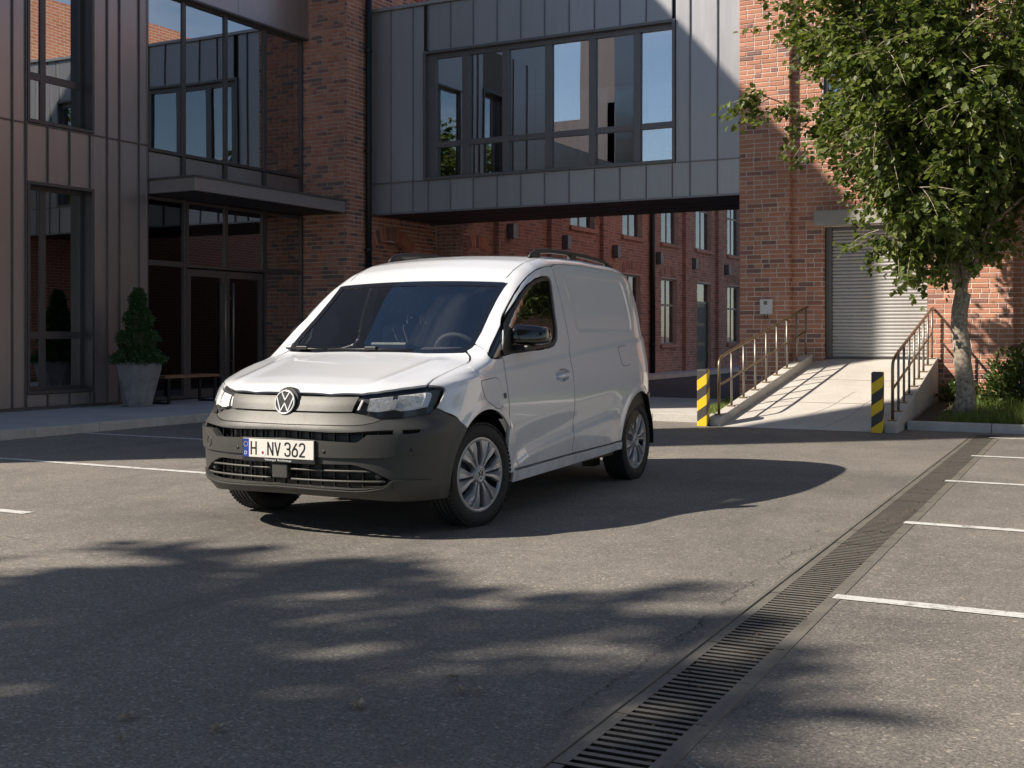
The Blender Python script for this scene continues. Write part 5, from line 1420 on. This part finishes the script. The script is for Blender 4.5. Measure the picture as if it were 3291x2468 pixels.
# raised band with plate, brow groove, lower lip
band_f = P3(cA((1100, 712))+cB((0, 757), (290, 773), (337, 761), (454, 677)))
zb = np.linspace(band_f[-1][2], .47, 6)
bandc = P3(cB((600, 675), (600, 947)))
yb = bandc[0][1]
band = half(np.concatenate([band_f, bandc[:1], bandc[1:], P3(cB((0, 944))+cA((1100, 906)))]))
tile('bumper_band', band, 'van_plastic', bump, prj='F', gap=0, off=.013, step=.026, rim=.016)
band2 = np.concatenate([bandc[:1], P3(cB((700, 672), (900, 668), (1090, 648), (1140, 645), (1200, 705), (1258, 800), (1264, 885), (1100, 903), (900, 917), (750, 932))), bandc[1:]])
tile('bumper_band', band2, 'van_plastic', bump, prj='C', gap=0, off=.013, step=.026, rim=.016, sides=2)
lipf = P3(cA((1100, 1292))+cB((0, 1334), (300, 1350), (450, 1344), (640, 1318), (692, 1290), (755, 1227)))
lipb = P3(cB((755, 1345), (450, 1374), (0, 1366))+cA((1100, 1314)))
tile('lower_lip', half(np.concatenate([lipf, lipb])), 'van_plastic', bump, prj='F', gap=0, off=.009, step=.02, rim=.01)
lip2 = np.concatenate([lipf[-1:], P3(cB((900, 1217), (1225, 1207), (1180, 1262), (1050, 1302))), lipb[:1]])
tile('lower_lip', lip2, 'van_plastic', bump, prj='C', gap=0, off=.009, step=.02, rim=.01, sides=2)
# dark void behind the openings, grid and slats
tile('grille_void', [(-.69, .64), (.69, .64), (.69, .215), (-.69, .215)], 'van_black', bump, prj='F', gap=0, off=-.075, step=.08, rim=0)
gm = MB()
for yy in np.arange(-.60, .61, .086):
    for z0, z1 in ((.305, .46), (.565, .645)):
        x = onskin('F', [(yy, (z0+z1)/2)])[0][0]-.045
        gm.box(x-.02, x, yy-.003, yy+.003, z0, z1)
gm.build('grille_rib', 'van_black', bump)['kind'] = 'stuff'
def slat(zpix, y1):
    pz = P3(zpix); zz = pz[:, 2]
    for sg in (1, -1):
        ys = np.linspace(.075, y1, 18)
        pts = [(onskin('F', [(q, np.interp(q, pz[:, 1], zz))])[0][0]-.010, sg*q, np.interp(q, pz[:, 1], zz)) for q in ys]
        mb = MB(); mb.tube([Vector(p) for p in pts], .0065, 6); mb.build('grille_slat', 'van_plastic_light', bump, smooth=True)
slat(cB((0, 1106), (300, 1114), (540, 1124)), .58)
slat(cB((0, 1229), (300, 1238), (720, 1240)), .655)
pr = P3(cA((905, 1010), (1075, 1195)))
xr = onskin('F', [(0, .38)])[0][0]
MB().box(xr-.04, xr+.006, -.056, .056, pr[1][2], pr[0][2]).build('radar_cover', 'van_plastic', bump, bevel=.006)
for sg in (1, -1):
    c = P3(cB((540, 1182)))[0]
    mb = MB(); mb.lathe([(0, .006), (.014, .004), (.020, -.004), (.021, -.03)], 16, Matrix.Translation((c[0]-.03, sg*c[1], c[2])) @ Matrix.Rotation(R(90), 4, 'Y')); mb.build('fog_lamp', 'lamp_housing', bump, smooth=True)
def stud(name, p2, r, prj='F', mat='van_black', d=.009, ring=False):
    for q in p2:
        P = onskin(prj, [q]); G = van_grad(P)[0]; P = P[0]
        mb = MB(); prof = [(0, d), (r*.8, d), (r, d-.003), (r, 0)] if not ring else [(r*.9, d-.002), (r*.94, d), (r, d), (r*1.04, d-.002)]
        mb.lathe(prof, 20, frame(P, Vector(G).orthogonal(), G)); mb.build(name, mat, bump, smooth=True)
ps = P3(cB((978, 850))+cA((1523, 872)))
stud('parking_sensor', [(ps[1][1], ps[1][2]), (-ps[1][1], ps[1][2])], .011, d=.0165)
stud('parking_sensor', [((ps[0][1]-ps[0][0])*SQ, ps[0][2])], .011, 'C', d=.0165)
tc = P3(cB((1400, 600))); 
stud('tow_cover', [(-.60, .545)], .030, ring=True, mat='van_black', d=.0165)
# ---- number plate
pl = P3(cA((1000, 820)))[0]
PX_ = onskin('F', [(0, .53)])[0][0]+.021
pz0, pz1 = .4735, .5835
plate = MB().box(PX_-.012, PX_-.002, -.268, .268, pz0-.027, pz1+.008).build('plate_holder', 'van_black', VAN, bevel=.004)
MB().box(PX_-.002, PX_+.001, -.26, .26, pz0, pz1).build('number_plate', 'plate_white', plate, bevel=.002)
MB().box(PX_+.001, PX_+.0016, -.2595, -.215, pz0+.001, pz1-.001).build('blue_band', 'plate_blue', plate)
def text_obj(name, s, size, mat, M, parent, sx=1., ext=.0005):
    cu = bpy.data.curves.new(name, 'FONT'); cu.body = s; cu.size = size; cu.extrude = ext; cu.resolution_u = 3
    ob = bpy.data.objects.new(name, cu); COL.objects.link(ob)
    bpy.context.view_layer.update()
    me = bpy.data.meshes.new_from_object(ob.evaluated_get(bpy.context.evaluated_depsgraph_get()))
    bpy.data.objects.remove(ob, do_unlink=True)
    x = [v.co.x for v in me.vertices]; y = [v.co.y for v in me.vertices]
    cx, cy = (min(x)+max(x))/2, (min(y)+max(y))/2
    for v in me.vertices: v.co = M @ Vector(((v.co.x-cx)*sx, v.co.y-cy, v.co.z))
    me.materials.clear(); me.materials.append(MATS[mat])
    return link(name, me, parent)
def pm(y, z, d=.0022): return frame((PX_+d, y, z), (0, 1, 0), (1, 0, 0))
def stroke_text(s, y0, h, wd, gap_, t):
    """DIN-like plate characters from strokes; image left is -y"""
    G = {'H': [[(0, 0), (0, 1)], [(1, 0), (1, 1)], [(0, .5), (1, .5)]],
         'N': [[(0, 0), (0, 1), (1, 0), (1, 1)]], 'V': [[(0, 1), (.5, 0), (1, 1)]],
         '3': [[(0, .82), (.08, .95), (.3, 1), (.7, 1), (.92, .93), (1, .8), (1, .68), (.9, .57), (.7, .53), (.4, .53)], [(.7, .53), (.9, .48), (1, .36), (1, .2), (.9, .06), (.7, 0), (.3, 0), (.08, .06), (0, .2)]],
         '6': [[(.85, 1), (.4, .68), (.12, .45), (0, .3), (.02, .14), (.15, .03), (.35, 0), (.65, 0), (.87, .05), (1, .18), (1, .4), (.88, .53), (.65, .58), (.35, .56), (.15, .48)]],
         '2': [[(0, .8), (.08, .93), (.3, 1), (.7, 1), (.92, .93), (1, .8), (1, .66), (.85, .48), (.0, .0), (1, .0)]]}
    y = y0
    for ch in s:
        if ch == ' ': y += wd*.55; continue
        mb = MB()
        for st in G[ch]:
            for (a, b) in zip(st, st[1:]):
                A = Vector((y+a[0]*wd, pz0+.017+a[1]*h)); B = Vector((y+b[0]*wd, pz0+.017+b[1]*h)); d = (B-A).normalized(); nn = Vector((-d.y, d.x))*t/2; A = A-d*t*.25; B = B+d*t*.25
                mb.add([(PX_+.0019, q.x, q.y) for q in (A-nn, B-nn, B+nn, A+nn)], [(0, 1, 2, 3)])
        mb.build('character', 'plate_black', plate); y += wd+gap_
stroke_text('H', -.197, .075, .036, .014, .0105)
stroke_text('NV 362', -.072, .075, .036, .017, .0105)
mb = MB(); mb.lathe([(0, .001), (.021, .001), (.022, 0)], 20, pm(-.110, pz0+.028, .0012)); mb.build('plate_seal', 'text_white', plate)
mb = MB(); mb.prism([(-.008, .009), (.008, .009), (.008, -.003), (0, -.011), (-.008, -.003)], .001, pm(-.110, pz0+.028, .0022)); mb.build('plate_crest', 'plate_red', plate)
text_obj('band_letter', 'D', .030, 'text_white', pm(-.2372, pz0+.024), plate)
mb = MB()
for k in range(12):
    a = k*math.pi/6; mb.prism([(.0024*math.cos(q), .0024*math.sin(q)) for q in [j*math.pi*2/5 for j in range(5)]], .0004, pm(-.2372+.0145*math.cos(a), pz0+.077+.0145*math.sin(a), .0019))
mb.build('star_ring', 'star_yellow', plate)
text_obj('holder_text', 'Volkswagen  Nutzfahrzeuge', .0165, 'text_white', frame((PX_-.0012, .0, pz0-.0135), (0, 1, 0), (1, 0, 0)), plate, 1.05)
# ---- emblem
def emblem(parent, M, r, t=.010, back='van_black', strokes='chrome'):
    mb = MB(); mb.lathe([(0, t*.6), (r*.9, t*.6), (r, t*.2), (r, -t)], 40, M); e = mb.build('emblem', back, parent, smooth=False)
    mb = MB(); mb.lathe([(r*.87, t*.55), (r*.89, t), (r*.97, t), (r*1.0, t*.5)], 40, M); mb.build('emblem_ring', strokes, e, smooth=True)
    mb = MB(); sw = r*.10
    for st in ([(-.37, .80), (0, .17), (.37, .80)], [(-.80, .36), (-.36, -.74), (0, -.08), (.36, -.74), (.80, .36)]):
        st = [Vector(p)*r for p in st]
        for a, b in zip(st, st[1:]):
            d = (b-a).normalized(); nn = Vector((-d.y, d.x))*sw/2; a2 = a-d*sw*.2; b2 = b+d*sw*.2
            mb.prism([tuple(q) for q in (a2-nn, b2-nn, b2+nn, a2+nn)], t*.35, M @ Matrix.Translation((0, 0, t*.55)))
    mb.build('emblem_strokes', strokes, e)
    return e
ec = onskin('F', [(0, .80)])[0]
EM = frame((ec[0]+.014, 0, .803), (0, 1, 0), (.985, 0, .17))
emblem(VAN, EM, .074)
MB().lathe([(0, .0), (.082, .0), (.086, -.012), (.086, -.05)], 36, EM @ Matrix.Translation((0, .012, -.012))).build('emblem_base', 'van_plastic', grille_panel, smooth=False)
# ---- wheels
def make_wheel():
    w0 = empty('wheel')
    w0.parent = VAN
    # local: axle along +y (outer side +y), lathe about z then turn
    M = Matrix.Rotation(R(-90), 4, 'X')        # z -> +y
    tr = .326; hw = .1025
    prof = [(.236, -hw*.86), (.252, -hw*.97), (.275, -hw), (.300, -hw*.96), (.316, -hw*.86), (.323, -hw*.74)]
    for q in (-.52, -.18, .18, .52):
        prof += [(.3255, hw*(q-.07)), (.317, hw*(q-.06)), (.317, hw*(q+.06)), (.3255, hw*(q+.07))]
    prof += [(.323, hw*.74), (.316, hw*.86), (.300, hw*.96), (.275, hw), (.252, hw*.97), (.236, hw*.86), (.228, hw*.7), (.228, -hw*.7)]
    mb = MB(); mb.lathe(prof, 72, M, close=True); t = mb.build('tyre', 'rubber', w0); fixn(t); smooth_angle(t, 28)
    # shoulder blocks
    mb = MB()
    for k in range(72):
        a = 2*math.pi*k/72
        for s_ in (-1, 1):
            B = M @ Matrix.Rotation(a+.01*s_, 4, 'Z') @ Matrix.Translation((.3205, 0, s_*hw*.80)) @ Matrix.Rotation(.35*s_, 4, 'Y')
            mb.box(-.006, .0055, -.010, .010, -.012, .012, B)
    mb.build('tread_block', 'rubber', t)['kind'] = 'stuff'
    # rim barrel + brake
    mb = MB(); mb.lathe([(.0, -.02), (.13, -.02), (.132, -.05), (.205, -.05), (.214, hw*.6), (.217, hw*.75)], 48, M); mb.build('rim', 'van_black', w0, smooth=True)
    mb = MB(); mb.lathe([(.0, .012), (.125, .012), (.125, -.01)], 40, M @ Matrix.Translation((0, 0, .0))); mb.build('brake_disc', 'cabin_grey', w0)
    # hubcap, 6-fold
    yo = hw*.86
    hc_ = MB(); hc_.lathe([(.196, yo-.012), (.203, yo+.001), (.222, yo+.001), (.2265, yo-.003), (.227, yo-.012)], 72, M)
    cap = hc_.build('hubcap', 'hubcap_silver', w0, smooth=True)
    hub = MB(); hub.lathe([(0, yo+.002), (.033, yo+.002), (.036, yo+.008), (.046, yo+.006), (.062, yo-.006), (.066, yo-.03)], 40, M); hub.build('hub', 'hubcap_silver', cap, smooth=True)
    cap.scale = (1.06, 1., 1.06)
    def spoke(sg):
        # (radius, angle at slot side, angle of ridge, angle at window side)
        rows = [(.050, 3.2, 8, 20), (.080, 2.8, 8, 18.5), (.105, 2.5, 8, 17.5), (.130, 2.3, 9.5, 19.5), (.160, 2.1, 11.5, 22), (.185, 2.0, 12.5, 23), (.207, 2.0, 13, 23.5)]
        ht = [.0, .006, .010, .013, .012, .008, .004]
        mb = MB(); vs = []; 
        for (r, a, b_, c), h in zip(rows, ht):
            for ang, hh in ((a, yo-.032), (a, yo-.004+h*.3), (a+1.6, yo-.002+h), (b_, yo-.001+h*.35), (c-1.6, yo-.002+h*.7), (c, yo-.008+h*.3), (c, yo-.034)):
                q = R(ang)*sg; vs.append(M @ Vector((r*math.cos(q), r*math.sin(q), hh)))
        k = 7; fs = []
        for i in range(len(rows)-1):
            for j in range(k-1):
                f = (i*k+j, i*k+j+1, (i+1)*k+j+1, (i+1)*k+j); fs.append(f if sg < 0 else f[::-1])
        mb.add(vs, fs); return mb.mesh('spoke')
    ms = [spoke(1), spoke(-1)]
    for me in ms: me.materials.append(MATS['hubcap_silver'])
    for k in range(6):
        for me in ms:
            o = link('spoke', me, cap); o.rotation_euler = (0, -k*math.pi/3, 0)
    # dark backing seen through the windows of the cap
    emblem(cap, M @ Matrix.Translation((0, 0, yo+.001)) @ Matrix.Rotation(R(180), 4, 'Z'), .034, .004)
    return w0
wh = make_wheel()
TRK = .792
for i, (x, sg, st) in enumerate(((0., 1, -9.), (-2.755, 1, 0.), (0., -1, -9.), (-2.755, -1, 0.))):
    o = wh if i == 0 else copy_tree(wh, VAN)
    o.location = (x, sg*TRK, .326)
    o.rotation_euler = (0, R(12*i+5), R(st)+(0 if sg > 0 else math.pi))
    o.rotation_mode = 'XYZ'
# ---- wheel wells and floor
for ax in ARX:
    for sg in (1, -1):
        mb = MB(); vs = []; n_ = 24
        for a in np.linspace(R(-8), R(188), n_):
            for yy in (.48, .892): vs.append((ax+.398*math.cos(a), sg*yy, ARZ+.398*math.sin(a)))
        fs = [(2*i, 2*i+1, 2*i+3, 2*i+2) for i in range(n_-1)]; mb.add(vs, fs)
        c = len(mb.v); mb.add([(ax+.398*math.cos(a), sg*.48, ARZ+.398*math.sin(a)) for a in np.linspace(R(-8), R(188), n_)], [tuple(range(n_))])
        mb.build('wheel_well', 'van_black', VAN)
um = MB(); um.box(-3.35, -3.16, -.78, .78, .28, .75); um.box(-3.1, .62, -.47, .47, .22, .45); um.box(-2.34, -.42, -.84, .84, .24, .42)
um.box(.40, .69, -.52, .52, .25, .28); um.box(.1, .45, -.45, .45, .20, .3)
um.build('underbody', 'van_black', VAN)
mb = MB(); mb.box(-2.6, -2.45, .52, .62, .12, .30); mb.build('rear_spring', 'van_black', VAN)
# inner backing behind panel gaps
tile('inner_side', [(.30, .98), (-.35, 1.08), (-1.5, 1.08), (-3.2, 1.1), (-3.2, .80), (-2.95, .76)]+arc(-2.755, .43, 60, 178, 14)+[(-2.31, .26), (-.45, .26)]+arc(0, .43, 178, 20, 16), 'van_black', prj='S', gap=0, off=-.03, step=.07, rim=0, sides=2)
tile('inner_side', [(-1.30, 1.05), (-1.30, 1.58), (-3.0, 1.58), (-3.1, 1.05)], 'van_black', prj='S', gap=0, off=-.06, step=.07, rim=0, sides=2)
tile('inner_nose', [(-.72, .88), (.72, .88), (.74, .64), (-.74, .64)], 'van_black', prj='F', gap=0, off=-.07, step=.08, rim=0)
# ---- rear: tail, bumper, lamps (hidden from the camera but there)
rzs = np.linspace(1.60, .74, 12)
rr = corner[::1]
tail = np.concatenate([rear_edge[::-1]*[1, 1, 1], seam[-1:], corner])
tail2 = np.concatenate([[(0., 1.70)], [(q[1], q[2]) for q in tail], [(0., .72)]])
tail2 = np.concatenate([tail2, (tail2*[-1, 1])[1:-1][::-1]])
tile('rear_doors', tail2, 'van_paint', prj='R', gap=.0, step=.05)
rbc = [(-3.36, .74), (-3.2, .715)]+[(-2.755+.405*math.cos(a), ARZ+.405*math.sin(a)) for a in np.linspace(R(112), R(190), 16)]+[(-3.3, .25), (-3.36, .26)]
tile('rear_bumper', rbc, 'van_plastic', prj='S', gap=.002, off=.012, step=.03, rim=.02, sides=2)
tile('rear_bumper', [(-.70, .74), (.70, .74), (.70, .26), (-.70, .26)], 'van_plastic', prj='R', gap=.0, off=.012, step=.05)
tile('tail_light', [(-3.30, 1.50), (-3.30, .95), (-3.38, .95), (-3.37, 1.5)], 'tail_red', prj='S', gap=0, off=.004, step=.03, rim=.006, sides=2)
# ---- mirrors
def mirror(sg):
    mb = MB(); vs = []; nu, nv = 20, 12
    c = Vector((-.565, .962, 1.208))
    for i in range(nu):
        for j in range(nv+1):
            u = 2*math.pi*i/nu; v = -math.pi/2+math.pi*j/nv
            def se(x, e): return math.copysign(abs(x)**e, x)
            x = se(math.cos(v), .55)*se(math.cos(u), .7)*.062
            y = se(math.sin(v), .5)*.098
            z = se(math.cos(v), .5)*se(math.sin(u), .55)*.066
            z *= (1-.18*(y/.098)) if z > 0 else 1.
            x *= 1.1-.25*(z/.066)
            x -= .075*(y/.098)
            vs.append((c.x+x, sg*(c.y+y), c.z+z))
    fs = [(i*(nv+1)+j, ((i+1) % nu)*(nv+1)+j, ((i+1) % nu)*(nv+1)+j+1, i*(nv+1)+j+1) for i in range(nu) for j in range(nv)]
    mb.add(vs, fs)
    o = mb.build('wing_mirror', 'van_gloss_black', VAN, smooth=True); fixn(o)
    mb = MB(); mb.box(-.60, -.47, .84, .985, 1.10, 1.14)
    if sg < 0: mb.v = [(x, -y, z) for x, y, z in mb.v]
    q = mb.build('mirror_foot', 'van_black', o, bevel=.012); fixn(q)
    return o
mirror(1); mirror(-1)
# ---- roof rails
def rail(sg):
    xs = [-1.26, -1.30, -1.36, -1.44, -1.6, -1.9, -2.2, -2.5, -2.7, -2.82, -2.9]
    hh = [.002, .020, .038, .044, .045, .045, .045, .042, .034, .018, .002]
    y = .605
    pts = []
    for x, h in zip(xs, hh):
        z = onskin('T', [(x, y)])[0][2]; pts.append((x, sg*y, z+h))
    mb = MB(); mb.tube([Vector(p) for p in pts], [.012, .018, .020]+[.0195]*5+[.018, .015, .010], 10)
    mb.v = [(x, sg*y+(yy-sg*y)*.95, z) for x, yy, z in mb.v]
    o = mb.build('roof_rail', 'van_black', VAN, smooth=True)
    for x0, x1 in ((-1.275, -1.42), (-1.98, -2.1), (-2.74, -2.88)):
        z = onskin('T', [((x0+x1)/2, y)])[0][2]
        t1 = .036 if x0 > -1.5 else (.040 if x0 > -2.5 else .02)
        mb = MB(); mb.prism([(x0, z-.02), (x1, z-.02), (x1, z+t1), (x0-.06 if x0 > -1.5 else x0-.01, z+t1)], .034, Matrix(((1, 0, 0, 0), (0, 0, -1, sg*y+.017), (0, 1, 0, 0), (0, 0, 0, 1))))
        q = mb.build('rail_foot', 'van_black', o, bevel=.004); fixn(q)
rail(1); rail(-1)
# roof ditch lines
for sg in (1, -1):
    xs = np.linspace(-.80, -3.2, 22); P = onskin('T', np.stack([xs, .655-.0*xs], 1))
    mb = MB(); G = van_grad(P)
    for k in range(len(P)-1):
        a, b = P[k]+G[k]*.003, P[k+1]+G[k+1]*.003
        mb.add([(a[0], sg*(a[1]-.0025), a[2]), (b[0], sg*(b[1]-.0025), b[2]), (b[0], sg*(b[1]+.0025), b[2]), (a[0], sg*(a[1]+.0025), a[2])], [(0, 1, 2, 3)])
    mb.build('roof_seam', 'cabin_grey', VAN)
# ---- wipers
def wiper(pts, hubp):
    P = P3(cE(*pts)); G = van_grad(P); Q = P+G*.014
    mb = MB(); mb.tube([Vector(q) for q in Q], .007, 6); o = mb.build('wiper', 'van_black', VAN, smooth=True)
    H = P3(cE(*hubp)); GG = van_grad(H); h = H[0]+GG[0]*.018
    MB().box(h[0]-.02, h[0]+.02, h[1]-.045, h[1]+.045, h[2]-.012, h[2]+.012).build('wiper_clip', 'van_black', o, bevel=.004)
wiper([(620, 1100), (1000, 1101), (1480, 1112)], [(1060, 1098)])
wiper([(200, 1086), (400, 1092), (600, 1102)], [(370, 1088)])
# ---- cabin
cab = MB(); cab.box(-1.48, -1.45, -.71, .71, .4, 1.64); cab.build('bulkhead', 'cabin_grey', VAN)
mb = MB(); mb.box(-1.45, .2, -.80, .80, .40, .44); mb.build('cabin_floor', 'van_black', VAN)
tile('headliner', [(-.80, -.60), (-.80, .60), (-1.44, .66), (-1.44, -.66)], 'headliner', prj='T', gap=0, off=-.035, step=.08, rim=0)
# dashboard
mb = MB()
prof = [(-.02, 1.02), (-.14, 1.055), (-.30, 1.075), (-.44, 1.065), (-.50, 1.02), (-.52, .90), (-.50, .70), (-.1, .70)]
mb.prism(prof, 1.50, Matrix(((1, 0, 0, 0), (0, 0, 1, -.75), (0, 1, 0, 0), (0, 0, 0, 1))))
dash = mb.build('dashboard', 'cabin_grey', VAN, bevel=.03, seg=3); fixn(dash)
mb = MB(); mb.box(-.56, -.48, -.28, .04, 1.03, 1.16); o = mb.build('display', 'van_black', dash, bevel=.02)
mb = MB(); mb.prism([(-.28, 1.07), (-.50, 1.06), (-.50, 1.11), (-.40, 1.125)], .36, Matrix(((1, 0, 0, 0), (0, 0, 1, .20), (0, 1, 0, 0), (0, 0, 0, 1)))); o = mb.build('instrument_cowl', 'cabin_grey', dash, bevel=.02); fixn(o)
mb = MB(); SM = frame((-.62, .38, 1.05), (0, 1, 0), (-.86, 0, .5))
mb.tube([SM @ Vector((.185*math.cos(a), .185*math.sin(a), 0)) for a in [2*math.pi*k/28 for k in range(28)]], .016, 8, closed=True)
stw = mb.build('steering_wheel', 'cabin_grey', VAN, smooth=True)
mb = MB(); mb.lathe([(0, .02), (.06, .02), (.075, 0), (.06, -.08)], 20, SM)
for a in (0, math.pi, -math.pi/2): mb.box(0, .18, -.016, .016, -.008, .008, SM @ Matrix.Rotation(a, 4, 'Z'))
mb.build('steering_hub', 'van_black', stw)
def seat(y):
    mb = MB(); mb.prism([(-1.30, 1.28), (-1.19, 1.30), (-1.07, .80), (-.72, .80), (-.66, .72), (-.72, .62), (-1.18, .60)], .50, Matrix(((1, 0, 0, 0), (0, 0, 1, y-.25), (0, 1, 0, 0), (0, 0, 0, 1))))
    s_ = mb.build('seat', 'cabin_grey', VAN, bevel=.05, seg=3); fixn(s_)
    mb = MB(); mb.prism([(-1.32, 1.36), (-1.32, 1.54), (-1.24, 1.56), (-1.21, 1.37)], .27, Matrix(((1, 0, 0, 0), (0, 0, 1, y-.135), (0, 1, 0, 0), (0, 0, 0, 1))))
    h = mb.build('headrest', 'cabin_grey', s_, bevel=.035, seg=3); fixn(h)
    mb = MB(); mb.tube([(-1.26, y-.06, 1.26), (-1.265, y-.06, 1.40)], .007, 6); mb.tube([(-1.26, y+.06, 1.26), (-1.265, y+.06, 1.40)], .007, 6); mb.build('headrest_post', 'chrome', s_)
seat(.38); seat(-.38)
mb = MB(); mb.box(-.90, -.87, -.12, .12, 1.50, 1.57); mb.build('rear_view_mirror', 'van_black', VAN, bevel=.012)
